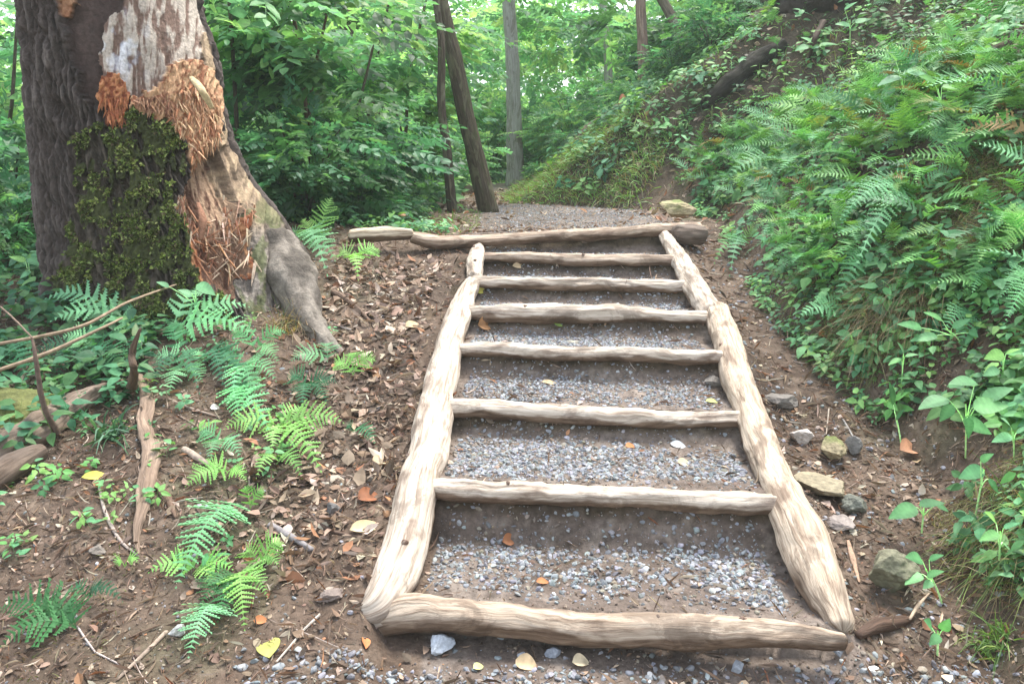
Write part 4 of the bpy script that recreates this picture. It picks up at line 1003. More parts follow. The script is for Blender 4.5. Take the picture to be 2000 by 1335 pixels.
X, Y = scatter(3000, -2.6, -1.1, 1.8, 3.2); k = (n2(X, Y, 2.0, 3, 97) > .08); grass(X[k], Y[k], rng.uniform(.015, .04, k.sum()), [(.10, .13, .03), (.16, .17, .05), (.26, .18, .10)], (0, -.2, .8), .6, .003)
tag(acc.build('grass', M_GRASS, base=np.zeros(3)), 'green and dry grass blades on the bank and path edges', 'grass', kind='stuff')

# ------------------------------------------------------------------ ferns one can point to
def fern(bx, by, fr, label, cols=MINT, group=None, n=15, up=.35, Yb=None):
    b = G(bx, by) if Yb is None else U(bx, by, Yb)
    g0 = b.copy(); t = thing('fern', g0, label, 'fern', group)
    for (tx, ty, dy, wd) in fr:
        gt = G(tx, ty); P2 = U(tx, ty, min(b[1] + dy, gt[1] - .05)); P0 = b + np.array([0, 0, .01]); L = np.linalg.norm(P2 - P0)
        P1 = (P0 * .5 + P2 * .5); P1[2] = max(P1[2], float(H(P1[0], P1[1]))) + up * L + .03; ch = nrm(P2 - P0)
        lat = nrm(np.cross(ch, np.array([.0, -.75, .9])))
        V, F = frond(P0, P1, P2, wd * 1.38, max(9, int(n * .8)), 5, lat=lat, droop=.08)
        link('frond', V, F, M_FERN, t, b, randcol(1, cols, .15)[0])
    return t
LF = 'ferns along the left side of the stair'
YG = [(.24, .50, .14), (.28, .54, .16)]; BG = [(.19, .46, .23), (.22, .50, .26)]
fern(268, 655, [(88, 583, .0, .16), (98, 628, -.15, .16), (235, 600, .2, .12)], 'fern with two long fronds arching left in front of the mossy foot', BG, LF)
fern(330, 670, [(497, 655, -.1, .17), (488, 600, .15, .16), (405, 565, .3, .12)], 'fern with broad fronds arching right below the splintered hollow', BG, LF)
fern(410, 690, [(438, 762, -.15, .11), (490, 775, -.1, .12), (455, 700, .1, .1)], 'dark fern with drooping narrow fronds under the arching pair', BLUEG, LF, up=.25)
fern(350, 700, [(300, 745, -.1, .12), (390, 770, -.1, .10), (330, 640, .2, .10)], 'shaded fern beside the dark broken branch stub', BLUEG, LF)
fern(450, 760, [(530, 850, -.1, .15), (470, 830, -.15, .13), (520, 770, .05, .12)], 'dim blue green fern just behind the bright wide one', BG, LF, up=.2)
fern(545, 838, [(438, 838, -.05, .13), (672, 826, .0, .14), (628, 922, -.18, .13), (530, 885, -.12, .09), (600, 800, .1, .1)], 'bright yellow green fern spreading wide beside the left edge log', YG, LF, up=.22)
fern(445, 930, [(362, 950, -.05, .10), (482, 940, -.05, .06), (400, 912, .05, .08)], 'small bright fern above the single large frond', YG, LF, up=.2)
fern(472, 992, [(343, 1150, -.20, .185)], 'single large blue green frond drooping to the left', BG, LF, n=26, up=.30)
fern(490, 1000, [(518, 962, .0, .06), (478, 955, 0, .05)], 'tiny fern sprig right of the single large frond', YG, LF, n=12)
fern(505, 1112, [(556, 1062, .03, .09), (478, 1078, .0, .08), (545, 1105, -.05, .07)], 'small yellow green fern left of the grey stick', YG, LF, n=14)
fern(385, 1118, [(455, 1112, -.04, .09), (290, 1118, -.04, .08), (420, 1150, -.06, .06), (330, 1085, .05, .08)], 'low fern below the large frond with short blunt fronds', YG, LF, n=12, up=.2)
fern(245, 1118, [(225, 1105, 0, .05), (270, 1098, .0, .05)], 'leftmost tiny fern sprig beside the pale root tip', YG, LF, n=10)
fern(470, 1135, [(388, 1190, -.05, .12), (425, 1215, -.1, .12)], 'dark green fern with a pair of fronds drooping left', [(.07, .22, .08)], LF, n=20)
fern(468, 1128, [(478, 1232, -.15, .11), (522, 1165, -.05, .08)], 'yellow green fern drooping straight down beside the dark green one', YG, LF, n=20)
fern(430, 1190, [(368, 1285, -.12, .13)], 'lowest pale fern frond above the white stone', BG, LF, n=20)
fern(640, 712, [(565, 708, .0, .11), (640, 672, .08, .09)], 'fern with a comb like frond next to the tree root', BG, LF)
fern(690, 738, [(735, 705, .0, .10), (650, 712, .0, .10), (690, 690, .06, .08)], 'yellow green fern close to the upper part of the left edge log', YG, LF)
fern(690, 850, [(735, 872, -.05, .08), (675, 838, .04, .05)], 'small dark frond touching the dirt beside the left edge log', BLUEG, LF, n=14)
fern(150, 1235, [(-10, 1195, .05, .12), (130, 1178, .06, .11), (0, 1262, -.05, .11), (60, 1180, .12, .1)], 'dark green fern entering at the lower left corner', [(.06, .2, .07)], LF)
fern(170, 1175, [(205, 1160, .02, .05), (145, 1150, .02, .05), (240, 1175, .0, .05)], 'thin pale sprig of fern above the lower left fern', BLUEG, LF, n=10)
fern(618, 478, [(648, 385, .1, .16), (590, 428, .05, .12)], 'upright yellow green fern behind the tree root', YG, LF, up=.1)
fern(585, 470, [(655, 510, -.2, .22), (640, 540, -.3, .18), (565, 455, 0, .1)], 'bright fern lying over the right side of the root', BG, LF)
fern(690, 512, [(745, 492, .1, .16), (660, 495, .0, .14), (700, 548, -.2, .10)], 'fern with yellowish fronds in front of the short cream log', YG, LF)
fern(15, 690, [(-20, 770, -.1, .18), (55, 755, -.1, .18), (30, 650, .1, .14)], 'shaded fern at the left edge above the mossy mound', BLUEG, LF)
RF = 'ferns on the right bank'
fern(1790, 395, [(1640, 430, -.3, .17), (1668, 530, -.5, .16), (1880, 340, .2, .15), (1720, 350, .1, .15)], 'large fern arching left over the dark hollow of the right bank', BG, RF, n=26)
fern(1700, 505, [(1632, 598, -.2, .14), (1650, 520, -.1, .13)], 'fern with fronds drooping down to the left above the hanging grass', BG, RF)
fern(2030, 455, [(1935, 515, -.2, .14), (1950, 430, .0, .13)], 'yellow green fern entering from the right edge at mid height', YG, RF, n=24)
fern(2040, 560, [(1955, 580, -.1, .13), (1960, 635, -.2, .12)], 'bluish fern at the right edge below the yellow green one', BG, RF, n=24)
fern(1600, 270, [(1500, 262, -.1, .22), (1560, 310, -.3, .2), (1660, 240, .1, .2)], 'fern high on the bank in line with the dark fallen log', MINT, RF)
fern(1530, 330, [(1420, 350, -.2, .2), (1475, 392, -.3, .2), (1560, 300, .1, .2)], 'fern at the upper left of the fern patch', MINT, RF)
fern(1600, 250, [(1490, 215, .1, .2), (1530, 190, .2, .2)], 'fern reaching upwards just below the dark hollow stump', YG, RF)
fern(1905, 290, [(1800, 268, .1, .26), (1830, 330, -.2, .24), (1960, 250, .2, .24)], 'wide mint green fern in the upper right fern patch', MINT, RF, n=24)
fern(1650, 640, [(1560, 620, -.1, .12), (1590, 590, .0, .12)], 'small fern at the very foot of the bank near the mossy patch', BG, RF)
fern(2000, 185, [(1905, 205, -.1, .24), (1960, 150, .1, .2)], 'blue green frond reaching in at the upper right edge', BG, RF)
fern(1450, 480, [(1395, 515, -.1, .13), (1425, 540, -.2, .13), (1480, 450, .1, .12)], 'fern low on the bank beside the head of the right edge log', MINT, RF)
fern(1560, 480, [(1500, 470, 0, .18), (1540, 530, -.2, .18), (1620, 450, .1, .18)], 'fern in the middle of the lower bank above the moss', MINT, RF)

# ------------------------------------------------------------------ broad-leaved plants one can point to
BLD = {}
def plant(bx, by, leaves, label, cols=MINT, group=None, w=.30, heart=True, name='leafy_plant', cat='plant', Yo=0., toward=.12):
    b = G(bx, by); t = thing(name, b, label, cat, group); k = 0
    sp = []
    for (ax, ay, tx, ty) in leaves:
        Yl = b[1] + Yo - toward * rng.random(); A = U(ax, ay, Yl); B_ = U(tx, ty, Yl - .03); L = np.linalg.norm(B_ - A)
        T, Fc = blade(15, w * rng.uniform(.9, 1.1), .15, .25, heart); D = (B_ - A)[None]; L *= .78
        V, Fl = inst(T, Fc, frames(D, np.array([[.0, -.55, 1.]]) + rng.normal(size=(1, 3)) * .2), A[None], np.array([L]))
        ve = np.ones((15, 3)); ve[::2, [0, 2]] *= .86; ve[1::2, [0, 2]] *= 1.1; ve[:, 1] *= 1.3; link('leaf', V, Fl, M_LEAF, t, b, randcol(1, cols, .2)[0][None] * ve.reshape(-1, 1), sm=True); sp.append(A)
    a = Acc(); m = np.mean(sp, 0)
    V, F, uv = tube(bez(b, (b + m) / 2 + [0, 0, .02], m, 10), [.003, .0022], 6, cap=False); a.add(V, F, (.7, 1.2, .5), uv)
    for A in sp:
        V, F, uv = tube(bez(b * .4 + m * .6, (b * .1 + m * .5 + A * .4), A, 8), [.0018, .0012], 5, cap=False); a.add(V, F, (.7, 1.2, .5), uv)
    a.build('stem', M_STICK, t, b)
    return t
RPG = 'broad leaved plants on the right bank'
PG = [(.12, .31, .14), (.15, .35, .15), (.10, .27, .11)]
plant(1885, 900, [(1905, 745, 1842, 742), (1850, 778, 1778, 795), (1900, 795, 1992, 785), (1880, 820, 1960, 850), (1890, 815, 1898, 868), (1920, 780, 1995, 745), (1860, 790, 1830, 830)], 'broad leaved plant with one round leaf above its arching leaves', PG, RPG, Yo=-.15)
plant(1668, 690, [(1660, 652, 1628, 648), (1664, 655, 1688, 640)], 'two leaf seedling at the foot of the hanging grass', PG, RPG)
plant(1800, 1040, [(1790, 990, 1722, 1012), (1795, 985, 1860, 975), (1830, 985, 1860, 1000)], 'plant with two pointed leaves above the big block of rock', PG, RPG)
plant(1840, 1180, [(1800, 1120, 1758, 1142), (1810, 1125, 1850, 1108), (1800, 1092, 1765, 1082), (1815, 1092, 1848, 1078), (1820, 1135, 1800, 1150)], 'plant with five small leaves overlapping the big block of rock', PG, RPG)
plant(1905, 1010, [(1920, 915, 1862, 935), (1930, 935, 1962, 972), (1915, 900, 1945, 880)], 'plant with a drooping bright leaf above the plant at the rock', PG, RPG)
plant(1830, 1285, [(1835, 1240, 1812, 1262), (1840, 1230, 1858, 1205), (1820, 1225, 1808, 1205)], 'small plant low on the bank near the lower right corner', PG, RPG)
plant(1880, 680, [(1830, 655, 1765, 662), (1800, 640, 1745, 625), (1860, 640, 1905, 615), (1840, 625, 1800, 600), (1900, 650, 1880, 680)], 'plant with nodding leaf rows above the hollow with hanging grass', PG, RPG, w=.2)
plant(1960, 760, [(1960, 690, 1915, 700), (1965, 690, 2000, 675), (1950, 720, 1915, 735)], 'plant with three leaves by the reddish dead fronds', MINT, RPG)
plant(1770, 230, [(1760, 150, 1700, 165), (1770, 140, 1840, 150), (1750, 120, 1725, 85), (1780, 170, 1830, 200), (1745, 170, 1710, 205)], 'big leaved plant high on the bank near the upper right', MINT, RPG)
plant(1850, 260, [(1830, 190, 1830, 240), (1840, 170, 1890, 170), (1825, 160, 1790, 140)], 'plant with a rounded dark leaf near the slanting dead branch', [(.09, .26, .06)], RPG)
plant(1580, 120, [(1580, 90, 1545, 98), (1590, 85, 1560, 65), (1600, 90, 1650, 80)], 'bright leaved plant in front of the dark hollow stump', PG, RPG)
plant(1660, 90, [(1660, 50, 1625, 42), (1670, 45, 1710, 30), (1650, 20, 1680, -5)], 'sprig of leaves hanging before the darkest part of the stump', PG, RPG)
plant(1735, 620, [(1735, 585, 1762, 560), (1730, 600, 1712, 575), (1738, 560, 1720, 540), (1740, 630, 1755, 655)], 'sprig of small leaves on top of the hanging grass', MINT, RPG)
plant(1760, 870, [(1745, 790, 1742, 735), (1750, 820, 1768, 790)], 'single upright slim green leaf behind the small light grey stone', [(.06, .16, .07)], RPG, w=.16, heart=False)
LPG = 'broad leaved plants by the old tree'
plant(330, 560, [(318, 495, 240, 470), (325, 490, 345, 440), (330, 492, 378, 480), (312, 485, 285, 445), (322, 500, 372, 515), (315, 505, 275, 510)], 'plant with long pointed leaves before the mossy foot of the old tree', BG, LPG, w=.17, heart=False, Yo=.1)
plant(385, 480, [(345, 370, 285, 368), (350, 365, 395, 350), (355, 375, 398, 388), (345, 385, 320, 400), (360, 350, 340, 340), (380, 395, 380, 425)], 'plant with small pale leaves in front of the hollow', BG, LPG, w=.22, Yo=.35)
plant(400, 640, [(385, 555, 430, 578), (375, 575, 340, 560), (400, 590, 430, 605), (330, 560, 300, 545)], 'plant with glossy leaves between the ferns below the hollow', MINT, LPG)
plant(60, 560, [(50, 510, 10, 495), (55, 505, 90, 520), (60, 530, 30, 545), (70, 640, 20, 620)], 'plant with wide leaves at the left edge of the old tree', MINT, LPG)
plant(280, 700, [(268, 660, 262, 625), (275, 665, 262, 690)], 'seedling with a pale upturned leaf behind the broken branch stub', [(.38, .48, .40)], LPG)
def strap(bx, by, n, L0, L1, wd, cols, label, dirn, spread, name='grass_tuft', cat='grass tuft', fall=.8, rad=.03, group=None):
    b = G(bx, by); t = thing(name, b, label, cat, group); global acc; acc = Acc()
    a = rng.uniform(0, 2 * pi, n); r = rad * np.sqrt(rng.random(n)); X = b[0] + r * np.cos(a); Y = b[1] + r * np.sin(a)
    grass(X, Y, rng.uniform(L0, L1, n), cols, dirn, spread, wd); acc.build('blades', M_GRASS, t, b); return t
strap(215, 850, 75, .10, .22, .013, [(.05, .15, .06), (.08, .2, .1), (.12, .24, .16)], 'dark green tuft of strap shaped leaves beside the peeling plank of bark', (0, -.2, .8), .75, rad=.06)
strap(560, 640, 160, .12, .26, .004, DRY, 'dry brown tuft of grass at the foot of the tree root', (.05, -.5, .7), .5, rad=.09)
strap(500, 560, 60, .05, .12, .004, GR, 'short green tuft of grass on the tree root', (0, -.4, .6), .6, rad=.05)
fern(160, 690, [(60, 700, 0, .14), (110, 745, -.1, .14), (230, 700, 0, .14), (170, 640, .1, .12)], 'shaded fern between the slanting branches and the barky log', BLUEG, LF)
fern(470, 720, [(420, 700, 0, .12), (455, 790, -.1, .12), (540, 745, 0, .12), (500, 800, -.15, .12)], 'fern with many short fronds right of the dark drooping one', BG, LF)
fern(600, 760, [(560, 740, 0, .11), (640, 790, -.1, .11), (590, 800, -.1, .11), (660, 750, 0, .1)], 'leafy dark fern between the comb like frond and the bright wide fern', BLUEG, LF)
fern(360, 730, [(300, 700, 0, .12), (330, 770, -.1, .12), (400, 690, .1, .12), (395, 745, -.05, .12)], 'small shaded fern right of the dark broken branch stub', BG, LF)
fern(205, 700, [(120, 660, -.05, .15), (150, 720, -.1, .13), (240, 740, -.1, .12)], 'pale fern reaching over the barky log from the right', BG, LF)
fern(500, 690, [(560, 650, .05, .10), (450, 650, .05, .10), (545, 710, -.05, .09)], 'short fern directly below the grassy root of the old tree', MINT, LF)
fern(545, 900, [(500, 935, -.05, .08), (590, 935, -.06, .08), (560, 870, .03, .06)], 'little green fern below the bright wide fern', MINT, LF, n=14)
fern(430, 870, [(385, 850, 0, .09), (470, 895, -.05, .09), (410, 905, -.05, .08)], 'little bluish fern left of the bright wide fern', BG, LF, n=14)
HG = 'tufts of dry grass hanging from the right bank'
strap(1720, 600, 320, .22, .42, .004, [(.24, .18, .10), (.18, .13, .075), (.32, .26, .15), (.13, .16, .06)], 'thick brown tuft of dead grass hanging over the bank hollow', (-.5, -.6, .25), .28, rad=.12, group=HG)
strap(1800, 590, 160, .18, .34, .004, DRY, 'thin brown grass tuft hanging right of the thick one', (-.4, -.6, .2), .3, rad=.10, group=HG)
strap(1590, 545, 120, .14, .26, .004, GR + DRY, 'greenish grass tuft drooping left of the thick brown one', (-.5, -.6, .3), .35, rad=.08, group=HG)
strap(1950, 1060, 220, .14, .28, .0032, DRY + GR, 'straw coloured grass fringe drooping at the right edge', (-.7, -.4, .3), .35, rad=.14, group=HG)
plant(1950, 1120, [(1950, 1040, 1905, 1055), (1960, 1030, 1998, 1015), (1945, 1020, 1925, 990), (1960, 1060, 1985, 1085)], 'plant with four leaves among the straw coloured fringe', MINT, RPG, w=.26)
plant(1980, 900, [(1975, 850, 1930, 862), (1985, 845, 2015, 825), (1975, 835, 1955, 805)], 'three leaved plant at the right edge below the round leaf', BG, RPG, w=.26)
plant(1760, 760, [(1760, 700, 1728, 712), (1768, 695, 1800, 688), (1765, 690, 1755, 660)], 'young plant in front of the shaded bank hollow', MINT, RPG, w=.25)
fern(1900, 620, [(1840, 650, -.05, .10), (1875, 690, -.1, .10), (1950, 600, 0, .1)], 'light fern growing in the crumbling middle of the right bank', BG, RF)
strap(1935, 1265, 110, .07, .16, .005, GR, 'fresh green tuft of grass near the lower right corner', (-.3, -.3, .8), .6, rad=.05)
strap(1860, 1010, 160, .06, .14, .0026, [(.22, .24, .08), (.3, .25, .13)], 'fine yellowish grass tuft right of the big block of rock', (-.6, -.4, .3), .5, rad=.08)

# ------------------------------------------------------------------ dead wood
def stick(label, pts, R, col, name='stick', cat='stick', group=None, mat=None, seed=1, seg=10, rough=.15, flat=1.0, n=40, sub=None):
    Q = [];
    for p in pts:
        if p[0] == 'g': x_ = (p[1] - 1000) / FPX * p[2]; g_ = np.array([x_, p[2], float(H(x_, p[2])) + (p[3] if len(p) > 3 else np.mean(R) * .5)])
        elif len(p) == 2: g_ = G(p[0], p[1]); g_[2] += np.mean(R) * .8
        elif p[2] < 0: g_ = G(p[0], p[1]); g_[2] -= p[2]
        else: g_ = U(*p)
        Q.append(g_)
    P = resample(Q, n); V, F, uv = tube(P, R, seg, rough, seed, True, 8, flat)
    V = V + (fbm(V * 30, 2, seed)[:, None] - .5) * min(.006, np.mean(R) * .4)
    return tag(link(name, V, F, mat or M_STICK, col=col, uv=uv, sm=True), label, cat, group)
LG = (.22, .17, .14)
stick('old barky log lying at the left edge below the mossy mound', [(-40, 915), (60, 870), (160, 800), (245, 762)], [.056, .058, .042, .018], (1.25, 1.2, 1.15), 'fallen_log', 'log', mat=M_GREY, seed=41, seg=40, rough=.55, n=160)
stick('short dark broken log piece under the old barky log', [(-40, 975), (30, 930), (92, 895)], [.055, .052, .024], (.8, .75, .7), 'fallen_log', 'log', mat=M_GREY, seed=42, seg=24, rough=.4, n=60)
stick('peeling plank of grey brown bark standing on the left slope', [(272, 738), (288, 790), (282, 840), (298, 890), (290, 940), (282, 1000), (268, 1050), (272, 1095)], [.014, .030, .024, .032, .030, .022, .012, .005], (1.5, 1.38, 1.25), 'bark_slab', 'bark', mat=M_GREY, seed=43, seg=26, rough=.45, flat=.4, n=120)
stick('short fork of torn root right of the peeling plank', [(300, 940), (325, 975), (345, 1020)], [.010, .018, .005], (.9, .75, .65), 'root', 'root', mat=M_GREY, seed=44)
stick('dark broken branch stub rising behind the peeling plank', [(258, 770, -.02), (262, 725, 2.98), (258, 690, 2.99), (275, 640, 3.0)], [.022, .014, .013, .005], (.7, .6, .5), 'branch', 'branch', mat=M_GREY, seed=45)
stick('thin bent upright sapling stem beside the barky log', [(118, 862, -.01), (85, 790, 2.95), (70, 700, 2.95), (62, 655, 2.98)], [.012, .010, .008, .004], (.13, .09, .07), 'stem', 'stem', seed=46)
stick('long thin branch slanting across the left side, upper one', [(-20, 675, 3.2), (150, 640, 3.3), (250, 590, 3.5), (345, 555, 3.8)], [.006, .007, .006, .004], (.30, .22, .15), 'branch', 'branch', seed=47)
stick('long thin branch slanting across the left side, lower one', [(-20, 728, 3.1), (90, 690, 3.2), (200, 640, 3.3), (240, 620, 3.4)], [.007, .008, .006, .004], (.34, .25, .17), 'branch', 'branch', seed=48)
stick('thin twig crossing the bent upright stem', [(0, 598, 3.0), (30, 625, 2.98), (66, 662, 2.96)], [.003, .0035, .003], (.22, .16, .12), 'twig', 'twig', seed=49)
stick('slender curved grey root running down from the yellow leaf', [(193, 950), (208, 1010), (235, 1060), (272, 1092)], [.005, .006, .005, .003], (.36, .30, .26), 'root', 'root', seed=50)
stick('pale cut stick end above the small bright fern', [(358, 882), (385, 900), (420, 918)], [.013, .012, .006], (.38, .30, .24), seed=51)
stick('straight grey stick lying right of the small ferns', [(525, 1032), (565, 1052), (612, 1082)], [.011, .011, .008], (.24, .22, .22), seed=52)
stick('thin straight stick running down left of the white stone', [(328, 1238), (285, 1280), (228, 1334)], [.006, .006, .004], (.36, .28, .22), seed=53)
stick('dead twig lying along the slope right of the peeling plank', [(318, 778), (370, 800), (432, 818)], [.005, .006, .003], (.32, .25, .2), 'twig', 'twig', seed=54)
stick('thin bare twig below the dead twig of the left slope', [(345, 812), (390, 840), (412, 862)], [.003, .004, .002], (.28, .21, .17), 'twig', 'twig', seed=55)
stick('dark thin root tip left of the foot of the left edge log', [(600, 1000), (640, 1035), (700, 1050)], [.004, .006, .003], (.12, .08, .06), 'root', 'root', seed=56)
stick('pale weathered root reaching towards the old tree', [(650, 575), (690, 600), (730, 640)], [.022, .014, .005], (.9, .78, .7), 'root', 'root', mat=M_GREY, seed=57)
stick('dark wet root at the right end of the bottom log', [(1672, 1250), (1715, 1232), (1755, 1222), (1785, 1215)], [.012, .022, .018, .006], (.55, .42, .36), 'root', 'root', mat=M_GREY, seed=58)
stick('pale splinter leaning off the dark wet root', [(1775, 1222, -.02), (1790, 1205, -.03), (1812, 1182, -.04)], [.004, .006, .002], (.45, .34, .25), 'wood_chip', 'wood chip', seed=59)
stick('long reddish wood chip between the right edge log and the big rock', [(1655, 1060), (1665, 1095), (1678, 1140)], [.006, .010, .003], (.40, .27, .19), 'wood_chip', 'wood chip', seed=60, flat=.5)
stick('grey twig among the pale stones beside the right edge log', [(1640, 812), (1655, 835), (1675, 872)], [.004, .004, .003], (.32, .30, .28), 'twig', 'twig', seed=61)
stick('black fallen log slanting up the right bank', [(1370, 222), (1420, 180), (1480, 130), (1535, 95)], [.05, .09, .085, .05], (.35, .32, .3), 'fallen_log', 'log', mat=M_BARK, seed=62, seg=20, n=80, rough=.3)
stick('thin grey branch slanting on the upper right bank', [(1870, 190), (1930, 140), (2010, 70)], [.012, .014, .012], (.25, .2, .16), 'branch', 'branch', seed=63)
stick('grey branch lying low on the upper right bank', [(1880, 220), (1850, 205), (1800, 250)], [.012, .010, .006], (.2, .16, .13), 'branch', 'branch', seed=64)
stick('grey fallen log on the far bank above the grass', [('g', 1105, 9.7), ('g', 1150, 9.8), ('g', 1205, 9.9)], [.04, .09, .06], (.8, .75, .72), 'fallen_log', 'log', mat=M_GREY, seed=65, seg=20)
stick('pale yellow peeled branch lying up the far bank', [('g', 1150, 9.4), ('g', 1200, 9.6), ('g', 1262, 9.9), ('g', 1290, 10.1)], [.02, .03, .026, .015], (1.2, 1.1, .7), 'branch', 'branch', mat=M_PEEL, seed=66)
stick('brown curved branch above the grey log of the far bank', [('g', 1118, 10.1, .1), ('g', 1150, 10.2, .15), ('g', 1190, 10.3, .08)], [.015, .025, .015], (.3, .2, .15), 'branch', 'branch', seed=67)
stick('rusty rotten stump on the far bank', [('g', 1210, 10.2, 0), ('g', 1209, 10.25, .1), ('g', 1207, 10.3, .2)], [.06, .055, .03], (.36, .13, .07), 'stump', 'stump', seed=68, rough=.4)
stick('pale dead stem standing in the fern patch', [(1520, 260, -.02), (1505, 275, -.12), (1488, 300, -.16)], [.006, .008, .004], (.42, .40, .25), 'stem', 'stem', seed=69)
# mossy mound at the left edge and dark hollow stump on the bank
def mound(px, py, R, col, label, name, cat, seed, mat, yo=0, zf=0.):
    b = G(px, py); V, F = ico(5); V = V * np.array(R) * (1 + .35 * (fbm(V * 2.2 + seed, 4, seed)[:, None] - .5) + .14 * (fbm(V * 9 + seed, 3, seed)[:, None] - .5))
    C = np.asarray(col)[None] * (.6 + .8 * fbm(V * 12, 3, seed))[:, None]
    return tag(link(name, V + b + [0, yo, zf], F, mat, base=b, col=C, sm=True), label, cat), b
mb, b0 = mound(10, 815, (.24, .2, .10), (.13, .14, .045), 'low green mossy mound at the left photo edge', 'mossy_mound', 'mound', 71, M_ROT)
mb, b1 = mound(1668, 10, (.62, .5, .46), (.035, .026, .02), 'black hollow root mass at the crest of the right bank', 'root_mass', 'root mass', 72, M_ROT, .5, .1)
for k, (x0, y0, x1, y1) in enumerate([(1610, 40, 1580, 120), (1660, 55, 1655, 130), (1720, 20, 1760, 90), (1690, 40, 1715, 110)]):
    P = resample([U(x0, y0, b1[1] - .15), U((x0 + x1) / 2 - 5, (y0 + y1) / 2, b1[1] - .35), G(x1, y1)], 24); V, F, uv = tube(P, [.03, .025, .01], 8, .3, k, True, 8)
    link('root', V, F, M_GREY, mb, np.array(mb.location), (.35, .28, .24), uv, sm=True)

# ------------------------------------------------------------------ single fallen leaves
def fallen(px, py, L, yaw, col, label, w=.3, fold=.3, droop=.5, lift=.008, heart=False, tilt=.0):
    b = G(px, py); T, Fc = blade(9, w, fold, droop, heart); T = T - np.array([.5, 0, -.1 * droop])
    T = T + np.stack([T[:, 0] * 0, T[:, 0] * 0, .05 * (vnoise(T * 7 + px, 3) - .5)], -1)
    Nn = Hn(np.array([b[0]]), np.array([b[1]])) + np.array([[tilt, -.35, 0]]); D = np.array([[cos(yaw), sin(yaw), .05]])
    V, Fl = inst(T, Fc, frames(D, Nn), (b + [0, 0, lift])[None], np.array([L]))
    C = np.asarray(col)[None] * (.75 + .5 * vnoise(V * 90, 5))[:, None]
    return tag(link('fallen_leaf', V, Fl, M_DEAD, base=b, col=C, sm=True), label, 'leaf')
YL = (.55, .50, .10); OG = (.50, .20, .08); TN = (.56, .42, .26); GN = (.22, .34, .08)
fallen(190, 935, .095, .35, YL, 'yellow brown spotted leaf beside the strap leaved tuft', .2)
fallen(525, 1268, .085, -1.3, (.42, .42, .12), 'speckled yellow green leaf lying flat at the bottom left', .38, .1, .2)
fallen(510, 1218, .04, .2, OG, 'small orange leaf just above the speckled yellow green one', .34)
fallen(1028, 1300, .065, -.5, TN, 'tan curled leaf in front of the bottom log', .38)
fallen(935, 1308, .035, .6, (.6, .62, .28), 'pale green leaf scrap between the two biggest front stones', .35)
fallen(1135, 1298, .05, .1, (.6, .5, .34), 'pale crumpled leaf right of the dark blue grey stone', .4, .6)
fallen(715, 1258, .04, -1.2, OG, 'orange leaf under the left end of the bottom log', .34)
fallen(1325, 872, .065, -.6, (.52, .55, .58), 'silvery upturned leaf on the tread above the second log', .25)
fallen(1232, 876, .045, .3, OG, 'orange brown leaf on the tread left of the silvery leaf', .36)
fallen(1337, 906, .05, .1, TN, 'square tan leaf just below the silvery leaf', .45, .1)
fallen(1392, 788, .06, .1, (.55, .58, .2), 'yellow green leaf at the right end of the third tread', .22)
fallen(1075, 750, .075, -.15, TN, 'long tan leaf on the tread below the fourth log', .18)
fallen(1095, 634, .07, .1, GN, 'green leaf resting below the fifth step log', .32)
fallen(950, 640, .09, .4, (.42, .22, .10), 'curled brown leaf at the left end under the fifth step log', .4, .6)
fallen(940, 571, .06, .1, YL, 'yellow leaf at the left end under the sixth step log', .3)
fallen(1320, 573, .08, .1, OG, 'rusty leaf at the right end under the sixth step log', .25)
fallen(1015, 522, .09, .3, TN, 'pale curled leaf at the left under the topmost step log', .2)
fallen(995, 990 + 70, .055, .5, (.35, .15, .07), 'rusty curled leaf on the lowest tread near the second log', .38, .6)
fallen(1060, 1140, .04, .1, OG, 'small orange leaf in the middle of the lowest tread', .3)
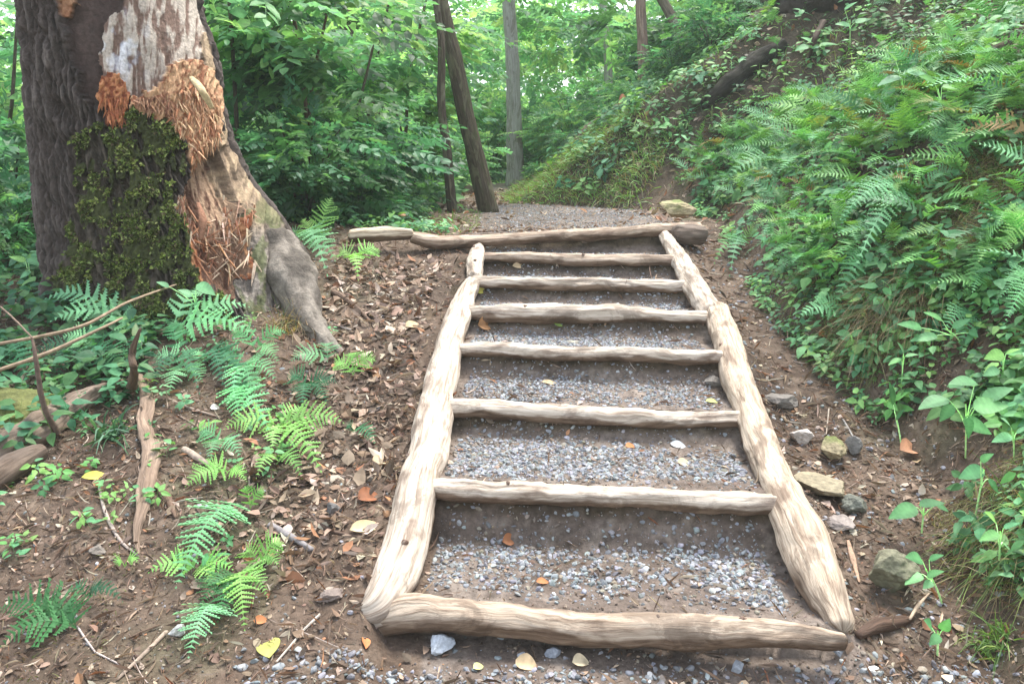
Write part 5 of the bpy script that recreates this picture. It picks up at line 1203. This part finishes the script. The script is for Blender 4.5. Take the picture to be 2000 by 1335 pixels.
fallen(722, 975, .085, .5, (.26, .10, .045), 'dark red brown leaf against the left edge log', .4, .5)
fallen(745, 908, .08, .8, (.58, .42, .27), 'pale orange crumpled leaf left of the left edge log', .34, .6)
fallen(718, 1035, .12, .5, (.62, .50, .30), 'long cream leaf leaning on the lower left edge log', .2, .4)
fallen(1775, 888, .085, .2, (.52, .27, .16), 'large crumpled orange leaf on the right slope', .45, .6, lift=.02)
fallen(810, 640, .1, .6, TN, 'tan dead leaf beside the upper left edge log', .3, .5)
fallen(1610, 658, .07, .4, OG, 'rusty leaf scrap on the ditch floor beside the bank', .35, .5)
fallen(420, 800, .035, .1, (.75, .74, .68), 'white leaf scrap on the left slope', .4)
fallen(792, 448, .12, .7, (.58, .33, .20), 'reddish curl of bark on top of the short cream log', .2, .6, lift=.09)
fallen(1790, 905, .05, 1.2, TN, 'tan leaf tucked under the large crumpled orange leaf', .3)

# ------------------------------------------------------------------ damp forest air
hz = bpy.data.meshes.new('haze'); x0, x1, y0, y1, z0, z1 = -230, 230, -70, 270, -30, 22
zmin = float(min(v.co.z for v in bpy.data.objects['ground'].data.vertices)) - 1; zmax = float(max(v.co.z for v in bpy.data.objects['ground'].data.vertices)) + 4
hv = [(x, y, z) for z in (zmin, zmax) for x, y in ((x0, y0), (x1, y0), (x1, y1), (x0, y1))]
hz.from_pydata(hv, [], [(3, 2, 1, 0), (4, 5, 6, 7), (0, 1, 5, 4), (1, 2, 6, 5), (2, 3, 7, 6), (3, 0, 4, 7)])
hm = bpy.data.materials.new('haze'); hm.use_nodes = True; hn = hm.node_tree.nodes
for n_ in list(hn):
    if n_.type == 'BSDF_PRINCIPLED': hn.remove(n_)
pv = hn.new('ShaderNodeVolumePrincipled'); pv.inputs['Color'].default_value = (.88, .96, .90, 1); pv.inputs['Density'].default_value = .0035
hm.node_tree.links.new(pv.outputs[0], hn['Material Output'].inputs['Volume'])
hz.materials.append(hm); ho = bpy.data.objects.new('haze', hz); COL.objects.link(ho); ho['kind'] = 'stuff'; ho['label'] = 'pale damp air of the forest'
